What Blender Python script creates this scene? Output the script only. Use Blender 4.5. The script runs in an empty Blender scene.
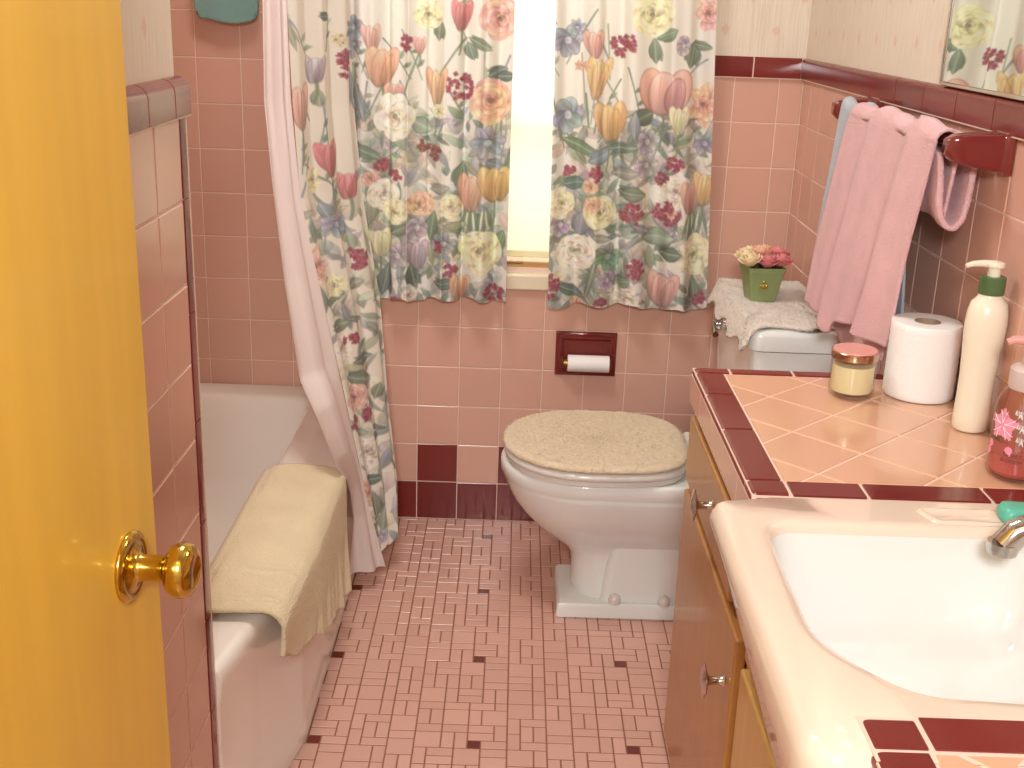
import bpy, bmesh, math, random
import numpy as np
from mathutils import Vector, Matrix
PI = math.pi
SC = bpy.context.scene
COL = SC.collection
T = 0.1095            # wall tile module (4 1/4 inch)
XR = 0.934            # right wall
XW = -0.19            # wing wall by the door
rnd = random.Random(7)

# ------------------------------------------------------------------ materials
def lin(c):
    c = c / 255.0
    return c / 12.92 if c <= 0.04045 else ((c + 0.055) / 1.055) ** 2.4
def rgb(r, g, b): return (lin(r), lin(g), lin(b), 1.0)
MATS = {}
def mat(name, col, rough=0.5, metal=0.0, trans=0.0, ior=1.45, coat=0.0, var=0.0, bump=None, noise=None,
        emit=None, sheen=0.0, sss=0.0, transl=0.0, alpha=None, spec=None):
    """Principled material; var: brightness change per tile; bump/noise: (scale, strength[, stretch]);"""
    m = bpy.data.materials.new(name); m.use_nodes = True
    nt = m.node_tree; N = nt.nodes; L = nt.links
    b = N['Principled BSDF']
    b.inputs['Base Color'].default_value = col
    b.inputs['Roughness'].default_value = rough
    b.inputs['Metallic'].default_value = metal
    b.inputs['IOR'].default_value = ior
    b.inputs['Transmission Weight'].default_value = trans
    b.inputs['Coat Weight'].default_value = coat
    b.inputs['Coat Roughness'].default_value = 0.06
    if spec is not None: b.inputs['Specular IOR Level'].default_value = spec
    if sheen: b.inputs['Sheen Weight'].default_value = sheen
    if sss:
        b.inputs['Subsurface Weight'].default_value = sss
        b.inputs['Subsurface Radius'].default_value = (0.01, 0.008, 0.006)
    if alpha is not None: b.inputs['Alpha'].default_value = alpha
    if emit:
        b.inputs['Emission Color'].default_value = emit[0]; b.inputs['Emission Strength'].default_value = emit[1]
    src = None
    if var:
        g = N.new('ShaderNodeNewGeometry'); mr = N.new('ShaderNodeMapRange')
        mr.inputs['To Min'].default_value = 1 - var; mr.inputs['To Max'].default_value = 1 + var
        L.new(g.outputs['Random Per Island'], mr.inputs['Value'])
        mx = N.new('ShaderNodeMix'); mx.data_type = 'RGBA'; mx.blend_type = 'MULTIPLY'; mx.inputs['Factor'].default_value = 1
        mx.inputs[6].default_value = col; L.new(mr.outputs['Result'], mx.inputs[7]); src = mx.outputs[2]
    if noise:
        tc = N.new('ShaderNodeTexCoord'); mp = N.new('ShaderNodeMapping'); nz = N.new('ShaderNodeTexNoise')
        st = noise[2] if len(noise) > 2 else (1, 1, 1)
        mp.inputs['Scale'].default_value = st
        L.new(tc.outputs['Object'], mp.inputs['Vector']); L.new(mp.outputs['Vector'], nz.inputs['Vector'])
        nz.inputs['Scale'].default_value = noise[0]; nz.inputs['Detail'].default_value = 4
        rp = N.new('ShaderNodeValToRGB')
        rp.color_ramp.elements[0].position = 0.3; rp.color_ramp.elements[1].position = 0.7
        k = noise[1]
        rp.color_ramp.elements[0].color = (1 - k, 1 - k * 1.15, 1 - k * 1.4, 1)
        rp.color_ramp.elements[1].color = (1 + k * .6, 1 + k * .6, 1 + k * .6, 1)
        L.new(nz.outputs['Fac'], rp.inputs['Fac'])
        mx = N.new('ShaderNodeMix'); mx.data_type = 'RGBA'; mx.blend_type = 'MULTIPLY'; mx.inputs['Factor'].default_value = 1
        if src: L.new(src, mx.inputs[6])
        else: mx.inputs[6].default_value = col
        L.new(rp.outputs['Color'], mx.inputs[7]); src = mx.outputs[2]
    if src: L.new(src, b.inputs['Base Color'])
    if bump:
        tc = N.new('ShaderNodeTexCoord'); nz = N.new('ShaderNodeTexNoise'); bp = N.new('ShaderNodeBump')
        nz.inputs['Scale'].default_value = bump[0]; nz.inputs['Detail'].default_value = 3
        bp.inputs['Strength'].default_value = bump[1]; bp.inputs['Distance'].default_value = bump[2] if len(bump) > 2 else 0.002
        L.new(tc.outputs['Object'], nz.inputs['Vector']); L.new(nz.outputs['Fac'], bp.inputs['Height'])
        L.new(bp.outputs['Normal'], b.inputs['Normal'])
    if transl:
        tl = N.new('ShaderNodeBsdfTranslucent'); mxs = N.new('ShaderNodeMixShader'); mxs.inputs[0].default_value = transl
        tl.inputs['Color'].default_value = col
        if src: L.new(src, tl.inputs['Color'])
        L.new(b.outputs[0], mxs.inputs[1]); L.new(tl.outputs[0], mxs.inputs[2])
        L.new(mxs.outputs[0], N['Material Output'].inputs['Surface'])
    MATS[name] = m
    return m

M = {}
M['pink'] = mat('pink_tile', rgb(214, 168, 149), 0.15, var=0.04)
M['pink_counter'] = mat('pink_counter_tile', rgb(220, 173, 141), 0.14, var=0.03, coat=0.2)
M['maroon'] = mat('maroon_tile', rgb(120, 44, 40), 0.15, var=0.10, spec=.45)
M['maroon_c'] = mat('maroon_ceramic', rgb(116, 36, 34), 0.08, coat=0.6)
M['grout'] = mat('wall_grout', rgb(232, 204, 186), 0.7)
M['grout_floor'] = mat('floor_grout', rgb(146, 96, 76), 0.8, noise=(9, 0.15))
M['floor_pink'] = mat('floor_tile_pink', rgb(212, 166, 150), 0.26, var=0.05, coat=0.1)
M['floor_dot'] = mat('floor_tile_maroon', rgb(112, 48, 40), 0.2, var=0.1, coat=0.2)
M['plaster'] = mat('plaster', rgb(228, 220, 205), 0.8)
M['enamel'] = mat('bone_enamel', rgb(240, 232, 222), 0.1, coat=0.6)
M['sink_enamel'] = mat('sink_enamel', rgb(232, 213, 194), 0.08, coat=0.6)
M['china'] = mat('grey_white_china', rgb(236, 240, 236), 0.1, coat=0.6)
M['seat'] = mat('seat_white', rgb(226, 222, 214), 0.18, coat=0.4)
M['bowl_enamel'] = mat('basin_white', rgb(230, 229, 224), 0.08, coat=0.6)
M['chrome'] = mat('chrome', rgb(205, 200, 196), 0.12, metal=1)
M['brass'] = mat('polished_brass', rgb(208, 176, 84), 0.16, metal=1, noise=(60, 0.12))
M['door_wood'] = mat('golden_birch', rgb(227, 180, 68), 0.38, noise=(4, 0.05, (8, 8, 0.6)), coat=0.15)
M['cab_wood'] = mat('honey_maple', rgb(176, 124, 68), 0.33, noise=(6, 0.06, (8, 8, 0.8)), coat=0.25)
M['cab_lit'] = mat('lit_maple', rgb(206, 164, 88), 0.34, noise=(6, 0.07, (8, 8, 0.8)), coat=0.2)  # lit copy of the cabinet wood: light on the sink door put into its colour
M['edge_wood'] = mat('amber_edge', rgb(196, 122, 36), 0.35, noise=(14, 0.2, (5, 5, 0.8)))
M['dark'] = mat('dark_gap', rgb(50, 30, 20), 0.8)
M['terry_pink'] = mat('pink_terry', rgb(242, 192, 194), 0.95, bump=(420, 1.0, 0.004), sheen=0.3, noise=(30, 0.05))
M['terry_blue'] = mat('blue_terry', rgb(192, 198, 208), 0.95, bump=(420, 1.0, 0.004), sheen=0.3)
M['terry_cream'] = mat('cream_terry', rgb(244, 226, 184), 0.95, bump=(330, 1.0, 0.006), sheen=0.3)
M['terry_teal'] = mat('teal_terry', rgb(128, 166, 160), 0.95, bump=(420, 0.9, 0.003), sheen=0.2)
M['fur'] = mat('cream_plush', rgb(242, 222, 190), 0.95, var=.10, bump=(330, 0.9, 0.005), sheen=0.3, noise=(85, 0.09))
M['fur_grey'] = mat('beige_plush', rgb(236, 226, 214), 0.95, var=.08, bump=(330, 0.9, 0.004), sheen=0.3, noise=(50, 0.04))
M['paper'] = mat('white_tissue', rgb(246, 243, 240), 0.9, bump=(260, 0.35, 0.002))
M['card'] = mat('cardboard_core', rgb(170, 145, 120), 0.85)
M['liner'] = mat('liner_cloth', rgb(240, 226, 220), 0.6, transl=0.3)
M['pot'] = mat('sage_green_pot', rgb(140, 156, 104), 0.6, noise=(20, 0.12), bump=(60, 0.2, 0.001))
M['gold'] = mat('antique_gold', rgb(176, 146, 70), 0.35, metal=0.8)
M['rose_cream'] = mat('cream_petal', rgb(240, 220, 180), 0.7, noise=(60, 0.12))
M['rose_pink'] = mat('pink_petal', rgb(226, 140, 142), 0.7, noise=(60, 0.12))
M['rose_peach'] = mat('peach_petal', rgb(236, 186, 160), 0.7, noise=(60, 0.12))
M['leaf'] = mat('dark_leaf', rgb(70, 84, 50), 0.6)
M['wax'] = mat('cream_wax', rgb(250, 238, 196), 0.45, sss=0.2)
M['glass'] = mat('clear_glass', (1, 1, 1, 1), 0.02, trans=1.0, ior=1.45)
M['lid_pink'] = mat('pink_candle_lid', rgb(222, 156, 146), 0.4)
M['copper'] = mat('copper_band', rgb(188, 156, 130), 0.2, metal=1)
M['lotion'] = mat('cream_plastic', rgb(238, 230, 208), 0.28, coat=0.2, sss=0.1)
M['green_cap'] = mat('green_plastic', rgb(84, 110, 70), 0.3)
M['soap_liquid'] = mat('red_soap', rgb(216, 132, 126), 0.15)
M['clear_plastic'] = mat('clear_plastic', rgb(250, 236, 228), 0.06, trans=0.85, ior=1.4)
def thin(name, tint, gl=0.09):
    m = bpy.data.materials.new(name); m.use_nodes = True; nt = m.node_tree; N = nt.nodes; L = nt.links
    tr = N.new('ShaderNodeBsdfTransparent'); tr.inputs[0].default_value = tint
    gs = N.new('ShaderNodeBsdfGlossy'); gs.inputs['Roughness'].default_value = .04
    lw = N.new('ShaderNodeLayerWeight'); lw.inputs[0].default_value = .5; pw = N.new('ShaderNodeMath'); pw.operation = 'POWER'; pw.inputs[1].default_value = 3.5
    fr = N.new('ShaderNodeMath'); fr.operation = 'MULTIPLY_ADD'; fr.inputs[1].default_value = .45; fr.inputs[2].default_value = .035
    L.new(lw.outputs['Facing'], pw.inputs[0]); L.new(pw.outputs[0], fr.inputs[0])
    mx = N.new('ShaderNodeMixShader'); L.new(fr.outputs[0], mx.inputs[0]); L.new(tr.outputs[0], mx.inputs[1]); L.new(gs.outputs[0], mx.inputs[2])
    L.new(mx.outputs[0], N['Material Output'].inputs['Surface']); return m
M['thin_glass'] = thin('jar_glass', (.96, .96, .94, 1)); M['thin_pink'] = thin('rosy_clear_plastic', (.93, .84, .82, 1))
M['frost'] = mat('frosted_plastic', rgb(240, 222, 214), 0.4, trans=0.35)
M['print_pink'] = mat('pink_print', rgb(238, 150, 176), 0.5)
M['print_white'] = mat('white_print', rgb(250, 244, 244), 0.5)
M['print_dark'] = mat('dark_print', rgb(90, 60, 60), 0.6)
M['teal_soap'] = mat('teal_soap', rgb(96, 186, 160), 0.35)
M['shade'] = mat('window_shade_cloth', rgb(246, 240, 214), 0.8, transl=0.5)
M['sill'] = mat('sill_white', rgb(232, 218, 190), 0.2, coat=0.3)
M['sill_wood'] = mat('sill_wood', rgb(196, 150, 96), 0.4, noise=(10, 0.15, (1, 6, 6)))
M['mirror'] = mat('mirror_glass', rgb(220, 224, 220), 0.01, metal=1)
M['bulb'] = mat('lit_bulb', rgb(255, 240, 210), 0.3, emit=((1.0, 0.92, 0.82, 1), 3.0))
M['ceil'] = mat('ceiling_paint', rgb(236, 230, 218), 0.85)

def wallpaper():
    m = bpy.data.materials.new('cream_wallpaper'); m.use_nodes = True
    nt = m.node_tree; N = nt.nodes; L = nt.links; b = N['Principled BSDF']
    b.inputs['Roughness'].default_value = 0.75
    tc = N.new('ShaderNodeTexCoord')
    mp = N.new('ShaderNodeMapping'); mp.inputs['Scale'].default_value = (60, 60, 1.5)
    nz = N.new('ShaderNodeTexNoise'); nz.inputs['Scale'].default_value = 9; nz.inputs['Detail'].default_value = 3
    L.new(tc.outputs['Object'], mp.inputs['Vector']); L.new(mp.outputs['Vector'], nz.inputs['Vector'])
    rp = N.new('ShaderNodeValToRGB'); rp.color_ramp.elements[0].position = 0.35; rp.color_ramp.elements[1].position = 0.65
    rp.color_ramp.elements[0].color = rgb(218, 204, 186); rp.color_ramp.elements[1].color = rgb(232, 220, 202)
    L.new(nz.outputs['Fac'], rp.inputs['Fac'])
    # small woven motif, repeated every 17 x 12 cm, alternate rows shifted
    sx = N.new('ShaderNodeSeparateXYZ'); L.new(tc.outputs['Object'], sx.inputs[0])
    def mth(op, a, c=None, d=None):
        n = N.new('ShaderNodeMath'); n.operation = op
        for i, q in enumerate((a, c, d)):
            if q is None: continue
            if isinstance(q, (int, float)): n.inputs[i].default_value = q
            else: L.new(q, n.inputs[i])
        return n.outputs[0]
    h = mth('ADD', sx.outputs[0], sx.outputs[1])
    v = sx.outputs[2]
    row = mth('FLOOR', mth('DIVIDE', v, 0.075))
    hs = mth('ADD', h, mth('MULTIPLY', row, 0.061))
    fu = mth('SUBTRACT', mth('FRACT', mth('DIVIDE', hs, 0.122)), 0.5)
    fv = mth('SUBTRACT', mth('FRACT', mth('DIVIDE', v, 0.075)), 0.5)
    du = mth('MULTIPLY', mth('ABSOLUTE', fu), 0.122); dv = mth('MULTIPLY', mth('ABSOLUTE', fv), 0.075)
    dist = mth('ADD', mth('MULTIPLY', du, 1.5), dv)
    n2 = N.new('ShaderNodeTexNoise'); n2.inputs['Scale'].default_value = 160
    L.new(tc.outputs['Object'], n2.inputs['Vector'])
    dd = mth('ADD', dist, mth('MULTIPLY', mth('SUBTRACT', n2.outputs['Fac'], 0.5), 0.016))
    mr = N.new('ShaderNodeMapRange'); mr.inputs['From Min'].default_value = 0.017; mr.inputs['From Max'].default_value = 0.011
    mr.inputs['To Max'].default_value = 0.42
    L.new(dd, mr.inputs['Value'])
    mx = N.new('ShaderNodeMix'); mx.data_type = 'RGBA'; L.new(mr.outputs['Result'], mx.inputs['Factor'])
    L.new(rp.outputs['Color'], mx.inputs[6]); mx.inputs[7].default_value = rgb(224, 160, 130)
    L.new(mx.outputs[2], b.inputs['Base Color'])
    return m
M['paper_wall'] = wallpaper()

def cloth_mat():
    m = bpy.data.materials.new('floral_cotton'); m.use_nodes = True
    nt = m.node_tree; N = nt.nodes; L = nt.links; b = N['Principled BSDF']
    a = N.new('ShaderNodeAttribute'); a.attribute_name = 'print'
    L.new(a.outputs['Color'], b.inputs['Base Color']); b.inputs['Roughness'].default_value = 0.7
    tl = N.new('ShaderNodeBsdfTranslucent'); L.new(a.outputs['Color'], tl.inputs['Color'])
    mx = N.new('ShaderNodeMixShader'); mx.inputs[0].default_value = 0.15
    L.new(b.outputs[0], mx.inputs[1]); L.new(tl.outputs[0], mx.inputs[2])
    L.new(mx.outputs[0], N['Material Output'].inputs['Surface'])
    return m
M['floral'] = cloth_mat()

# ------------------------------------------------------------------ mesh helpers
class MB:
    def __init__(s): s.v = []; s.f = []; s.m = []
    def add(s, vs, fs, mi=0):
        o = len(s.v); s.v += [tuple(p) for p in vs]
        for f in fs: s.f.append(tuple(o + i for i in f)); s.m.append(mi)
        return s
    def box(s, x0, x1, y0, y1, z0, z1, mi=0):
        vs = [(x, y, z) for x in (x0, x1) for y in (y0, y1) for z in (z0, z1)]
        return s.add(vs, [(0, 1, 3, 2), (4, 6, 7, 5), (0, 4, 5, 1), (2, 3, 7, 6), (0, 2, 6, 4), (1, 5, 7, 3)], mi)
    def loft(s, rings, mi=0, cap0=True, cap1=True, closed=True):
        n = len(rings[0]); o = len(s.v)
        for r in rings: s.v += [tuple(p) for p in r]
        for k in range(len(rings) - 1):
            a, b = o + k * n, o + (k + 1) * n
            for i in range(n if closed else n - 1):
                j = (i + 1) % n; s.f.append((a + i, a + j, b + j, b + i)); s.m.append(mi)
        if cap0: s.f.append(tuple(o + i for i in range(n))[::-1]); s.m.append(mi)
        if cap1: s.f.append(tuple(o + (len(rings) - 1) * n + i for i in range(n))); s.m.append(mi)
        return s
    def lathe(s, prof, c=(0, 0, 0), ax='z', n=32, mi=0, cap0=True, cap1=True, lean=(0, 0)):
        rings = []
        for r, h in prof:
            ring = []
            for i in range(n):
                a = 2 * PI * i / n; p, q = r * math.cos(a), r * math.sin(a)
                if ax == 'z': ring.append((c[0] + p + lean[0] * h, c[1] + q + lean[1] * h, c[2] + h))
                elif ax == 'x': ring.append((c[0] + h, c[1] + p, c[2] + q))
                else: ring.append((c[0] + p, c[1] + h, c[2] + q))
            rings.append(ring)
        return s.loft(rings, mi, cap0, cap1)
    def tube(s, path, rad, n=12, mi=0):
        P = [Vector(p) for p in path]; rings = []
        R = rad if isinstance(rad, (list, tuple)) else [rad] * len(P)
        up = Vector((0.13, 0.21, 0.97))
        for i, p in enumerate(P):
            d = (P[min(i + 1, len(P) - 1)] - P[max(i - 1, 0)]).normalized()
            a = d.cross(up).normalized(); b = d.cross(a).normalized()
            rings.append([p + (a * math.cos(2 * PI * k / n) + b * math.sin(2 * PI * k / n)) * R[i] for k in range(n)])
        return s.loft(rings, mi)
    def build(s, name, mats, parent=None, smooth=35, fix=True, bevel=0, origin=None, seg=2, solid=0, sub=0):
        me = bpy.data.meshes.new(name)
        off = Vector(origin) if origin is not None else Vector((0, 0, 0))
        me.from_pydata([tuple(Vector(p) - off) for p in s.v], [], s.f)
        if not isinstance(mats, (list, tuple)): mats = [mats]
        for m in mats: me.materials.append(m)
        me.polygons.foreach_set('material_index', s.m)
        if fix:
            bm = bmesh.new(); bm.from_mesh(me)
            bmesh.ops.recalc_face_normals(bm, faces=bm.faces); bm.to_mesh(me); bm.free()
        o = bpy.data.objects.new(name, me); COL.objects.link(o)
        o.location = off
        if parent is not None:
            o.parent = parent; o.location = off - Vector(parent.location)
        if bevel:
            b = o.modifiers.new('bevel', 'BEVEL'); b.width = bevel; b.segments = seg; b.limit_method = 'ANGLE'; b.angle_limit = math.radians(40)
        if solid:
            q = o.modifiers.new('solid', 'SOLIDIFY'); q.thickness = solid; q.offset = 0
        if sub:
            q = o.modifiers.new('sub', 'SUBSURF'); q.levels = sub; q.render_levels = sub
        if smooth:
            me.polygons.foreach_set('use_smooth', [True] * len(me.polygons))
            if smooth < 180: me.set_sharp_from_angle(angle=math.radians(smooth))
        me.update()
        return o
def tag(o, label, cat=None, group=None, kind=None):
    o['label'] = label
    if cat: o['category'] = cat
    if group: o['group'] = group
    if kind: o['kind'] = kind
    return o
def thing(name, loc, label, cat, group=None):
    o = bpy.data.objects.new(name, None); COL.objects.link(o); o.location = loc; o.empty_display_size = 0.05
    return tag(o, label, cat, group)
def structure(o, label=None):
    o['kind'] = 'structure'
    if label: o['label'] = label
    return o
def round_poly(c, k=8, m=8):
    """closed outline with rounded corners; c = [(x, y, radius)]; the same number of points for any radii"""
    out = []; n = len(c)
    arcs = []
    for i in range(n):
        p = Vector(c[i][:2]); a = (Vector(c[i - 1][:2]) - p); b = (Vector(c[(i + 1) % n][:2]) - p)
        la, lb = a.length, b.length; a.normalize(); b.normalize()
        ang = math.acos(max(-1, min(1, a.dot(b)))) / 2
        r = c[i][2]; t = min(r / max(math.tan(ang), 1e-3), la * .49, lb * .49)
        s, e = p + a * t, p + b * t
        arcs.append([(s * (1 - q) ** 2 + p * 2 * q * (1 - q) + e * q * q) for q in [j / k for j in range(k + 1)]])
    for i in range(n):
        out += arcs[i]; s = arcs[i][-1]; e = arcs[(i + 1) % n][0]
        out += [s.lerp(e, j / m) for j in range(1, m)]
    return [(p.x, p.y) for p in out]
def inset(ring, d, c):
    o = []
    for x, y in ring:
        v = Vector((c[0] - x, c[1] - y)); L = v.length; v = v / max(L, 1e-6)
        o.append((x + v.x * min(d, L), y + v.y * min(d, L)))
    return o
def at(ring, z): return [(x, y, z) for x, y in ring]
def shrink(poly, d):
    n = len(poly); A = sum(poly[i][0] * poly[(i + 1) % n][1] - poly[(i + 1) % n][0] * poly[i][1] for i in range(n))
    if A < 0: poly = poly[::-1]
    out = []
    for i in range(n):
        p0, p1, p2 = Vector(poly[i - 1]), Vector(poly[i]), Vector(poly[(i + 1) % n])
        d1 = (p1 - p0).normalized(); d2 = (p2 - p1).normalized()
        n1 = Vector((-d1.y, d1.x)); n2 = Vector((-d2.y, d2.x))
        k = 1 + n1.dot(n2)
        if k < 0.15: return None
        out.append(tuple(p1 + (n1 + n2) * (d / k)))
    A2 = sum(out[i][0] * out[(i + 1) % n][1] - out[(i + 1) % n][0] * out[i][1] for i in range(n))
    return out if A2 > 1e-6 and A2 < abs(A) else None
def tiles(mb, O, U, V, W, polys, gap=0.0026, bev=0.0013, depth=0.0013, tilt=0.0018):
    """raised glazed tiles on the plane O + u U + v V, face normal W; polys = [(convex polygon, material index)]"""
    O, U, V, W = map(Vector, (O, U, V, W))
    for poly, mi in polys:
        a = shrink(poly, gap / 2); b = shrink(poly, gap / 2 + bev)
        if not a or not b: continue
        n = len(a); cu = sum(p[0] for p in b) / n; cv = sum(p[1] for p in b) / n
        ta, tb = rnd.gauss(0, tilt), rnd.gauss(0, tilt)
        vs = [O + U * p[0] + V * p[1] - W * depth for p in a] + \
             [O + U * p[0] + V * p[1] + W * (ta * (p[0] - cu) + tb * (p[1] - cv)) for p in b]
        mb.add(vs, [tuple(range(n, 2 * n))] + [(i, (i + 1) % n, n + (i + 1) % n, n + i) for i in range(n)], mi)
def sq(u0, u1, v0, v1): return [(u0, v0), (u1, v0), (u1, v1), (u0, v1)]
def clip(poly, x0, x1, y0, y1):
    for ax, val, sg in ((0, x0, 1), (0, x1, -1), (1, y0, 1), (1, y1, -1)):
        out = []
        for i in range(len(poly)):
            p, q = poly[i - 1], poly[i]; dp, dq = (p[ax] - val) * sg, (q[ax] - val) * sg
            if (dp >= 0) != (dq >= 0):
                t = dp / (dp - dq); out.append((p[0] + (q[0] - p[0]) * t, p[1] + (q[1] - p[1]) * t))
            if dq >= 0: out.append(q)
        poly = out
        if len(poly) < 3: return None
    return poly
def interp(curve, z):
    """x, y of a list of (x, y, z) points ordered by falling z"""
    zs = [p[2] for p in curve][::-1]
    return (float(np.interp(z, zs, [p[0] for p in curve][::-1])), float(np.interp(z, zs, [p[1] for p in curve][::-1])))
def grid_sheet(name, fn, nu, nv, mats, parent=None, colors=None, solid=0.0, smooth=180):
    """cloth: fn(U, V arrays in 0..1) -> X, Y, Z arrays"""
    u = np.linspace(0, 1, nu); v = np.linspace(0, 1, nv); Ug, Vg = np.meshgrid(u, v)
    X, Y, Z = fn(Ug, Vg)
    co = np.stack([X, Y, Z], -1).reshape(-1, 3).astype(np.float32)
    idx = np.arange(nu * nv).reshape(nv, nu)
    q = np.stack([idx[:-1, :-1], idx[:-1, 1:], idx[1:, 1:], idx[1:, :-1]], -1).reshape(-1, 4)
    me = bpy.data.meshes.new(name)
    me.vertices.add(len(co)); me.vertices.foreach_set('co', co.ravel())
    me.loops.add(q.size); me.loops.foreach_set('vertex_index', q.ravel().astype(np.int32))
    me.polygons.add(len(q)); me.polygons.foreach_set('loop_start', (np.arange(len(q)) * 4).astype(np.int32))
    me.polygons.foreach_set('use_smooth', np.ones(len(q), bool))
    me.update(calc_edges=True); me.validate()
    if colors is not None:
        c = colors(Ug, Vg, X, Y, Z).reshape(-1, 3)
        a = me.color_attributes.new(name='print', type='FLOAT_COLOR', domain='POINT')
        a.data.foreach_set('color', np.concatenate([c, np.ones((len(c), 1))], 1).astype(np.float32).ravel())
    me.materials.append(mats)
    o = bpy.data.objects.new(name, me); COL.objects.link(o)
    if parent is not None: o.parent = parent; o.location = -Vector(parent.location)
    if solid:
        s = o.modifiers.new('solid', 'SOLIDIFY'); s.thickness = solid; s.offset = 0
    return o
def surf_noise(x, y, seed=0, n=4):
    r = np.random.RandomState(seed); z = 0
    for k in range(n):
        a, b, p = r.uniform(-1, 1), r.uniform(-1, 1), r.uniform(0, 6.28)
        z = z + np.sin((a * x + b * y) * (1 + k) + p) / (1 + .5 * k)
    return z / n
# ------------------------------------------------------------------ the printed flowers of the curtains (a cotton print, in metres of cloth)
PAL = {'p': (232, 158, 146), 'k': (218, 112, 114), 'o': (236, 166, 132), 'a': (236, 182, 112), 'y': (234, 216, 162), 'w': (238, 216, 192),
       'r': (178, 72, 92), 'i': (156, 84, 70), 'g': (120, 142, 116), 'm': (160, 168, 142), 'd': (98, 122, 106), 'b': (142, 152, 168),
       'l': (176, 158, 172), 's': (206, 214, 188)}
class Canvas:
    R = 0.0013
    def __init__(s, x0, x1, z0, z1, base=(240, 234, 224)):
        s.x0, s.z0 = x0, z0; s.w = int((x1 - x0) / s.R) + 1; s.h = int((z1 - z0) / s.R) + 1
        s.a = np.ones((s.h, s.w, 3)) * np.array(base, float); s.r = np.random.RandomState(int((x0 + 9) * 100))
    def patch(s, cx, cz, rad):
        i0 = max(0, int((cx - rad - s.x0) / s.R)); i1 = min(s.w, int((cx + rad - s.x0) / s.R) + 2)
        j0 = max(0, int((cz - rad - s.z0) / s.R)); j1 = min(s.h, int((cz + rad - s.z0) / s.R) + 2)
        if i1 <= i0 or j1 <= j0: return None
        X, Z = np.meshgrid(s.x0 + np.arange(i0, i1) * s.R - cx, s.z0 + np.arange(j0, j1) * s.R - cz)
        return s.a[j0:j1, i0:i1], X, Z
    def put(s, A, mask, col):
        A[:] = A * (1 - mask[..., None]) + col * mask[..., None]
    def petal(s, cx, cz, a, b, rot, col, al=0.95, tone=0.35, pointed=False, edge=0.3):
        """one petal or leaf, lighter towards its tip, with a darker outline and fine veins"""
        P = s.patch(cx, cz, max(a, b) * 1.15)
        if P is None: return
        A, X, Z = P; c, q = math.cos(rot), math.sin(rot)
        x = (X * c + Z * q) / a; y = (-X * q + Z * c) / b
        if pointed: d = np.abs(x) ** 2 + np.abs(y) * (1 + .25 * x * x); d = np.abs(x) ** 1.8 + np.abs(y)
        else: d = x * x + y * y
        sd = min(a, b); w = min(0.5, 1.6 * s.R / sd)
        mask = np.clip((1 + w - d) / (2 * w), 0, 1) * al
        col = np.array(col, float)
        sh = 1 + tone * (x * .6 + .25 * np.sin(y * 6 + s.r.uniform(0, 6))) * .5
        C = col[None, None] * sh[..., None] + 26 * np.clip(x, 0, 1)[..., None] * tone
        if pointed: C += 18 * np.exp(-(y / .10) ** 2)[..., None]
        C *= (1 - edge * np.clip((d - .62) / .38, 0, 1) ** 2)[..., None]
        s.put(A, mask, np.clip(C, 0, 252))
    def stroke(s, p0, p1, p2, wd, col, al=0.85):
        n = int(max(8, (math.dist(p0, p1) + math.dist(p1, p2)) / (wd * .55)))
        for i in range(n + 1):
            t = i / n; x = p0[0] * (1 - t) ** 2 + 2 * p1[0] * t * (1 - t) + p2[0] * t * t
            z = p0[1] * (1 - t) ** 2 + 2 * p1[1] * t * (1 - t) + p2[1] * t * t
            P = s.patch(x, z, wd * 1.5)
            if P is None: continue
            A, X, Z = P; m = np.clip(1.5 - np.hypot(X, Z) / wd, 0, 1) * al * .7
            s.put(A, m, np.array(col, float)[None, None])
    def jit(s, c, k=10): return np.clip(np.array(c, float) + s.r.uniform(-k, k, 3), 20, 250)
    def leaf(s, cx, cz, a, b, c, rot=None):
        if rot is None: rot = (s.r.uniform(-.5, .5) if a > b else PI / 2 + s.r.uniform(-.4, .4))
        L, W = max(a, b), min(a, b)
        if c == 's':
            for k in range(-2, 3): s.petal(cx + k * W * .45, cz, L * 1.1, W * .26, PI / 2 + k * .12, s.jit((222, 226, 206)) if k % 2 else s.jit((112, 140, 108)), pointed=True)
            return
        for k in (-1, 1): s.petal(cx + k * W * .4, cz - W * .25 * k, L * .8, W * .55, rot + k * .35, s.jit(PAL[c]), .85, pointed=True)
        s.petal(cx, cz, L * 1.12, W * .85, rot, s.jit(PAL[c]), pointed=True)
        s.stroke((cx - L * math.cos(rot), cz - L * math.sin(rot)), (cx, cz + W * .05), (cx + L * .9 * math.cos(rot), cz + L * .9 * math.sin(rot)), .0009, (190, 200, 174), .4)
    def tulip(s, cx, cz, a, b, c):
        lean = s.r.uniform(-.14, .14); col = PAL[c]; up = PI / 2 + lean
        s.stroke((cx, cz - b * .8), (cx + .004, cz - b * 1.6), (cx - .004, cz - b * 2.5), .0022, (128, 146, 112))
        for k in (-1, 1): s.petal(cx + k * a * .5, cz + b * .12, b * .98, a * .6, up - k * .28, s.jit(col), tone=.55)
        s.petal(cx - a * .1, cz - b * .02, b * .95, a * .62, up, s.jit([min(250, q + 14) for q in col]), tone=.6)
        s.petal(cx + a * .42, cz - b * .1, b * .82, a * .42, up - .12, s.jit([q * .93 for q in col]), tone=.5)
        for k in range(4): s.stroke((cx + (k - 1.5) * a * .3, cz - b * .7), (cx + (k - 1.5) * a * .5, cz), (cx + (k - 1.5) * a * .36, cz + b * .7), .0008, [q * .82 for q in col], .4)
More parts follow.
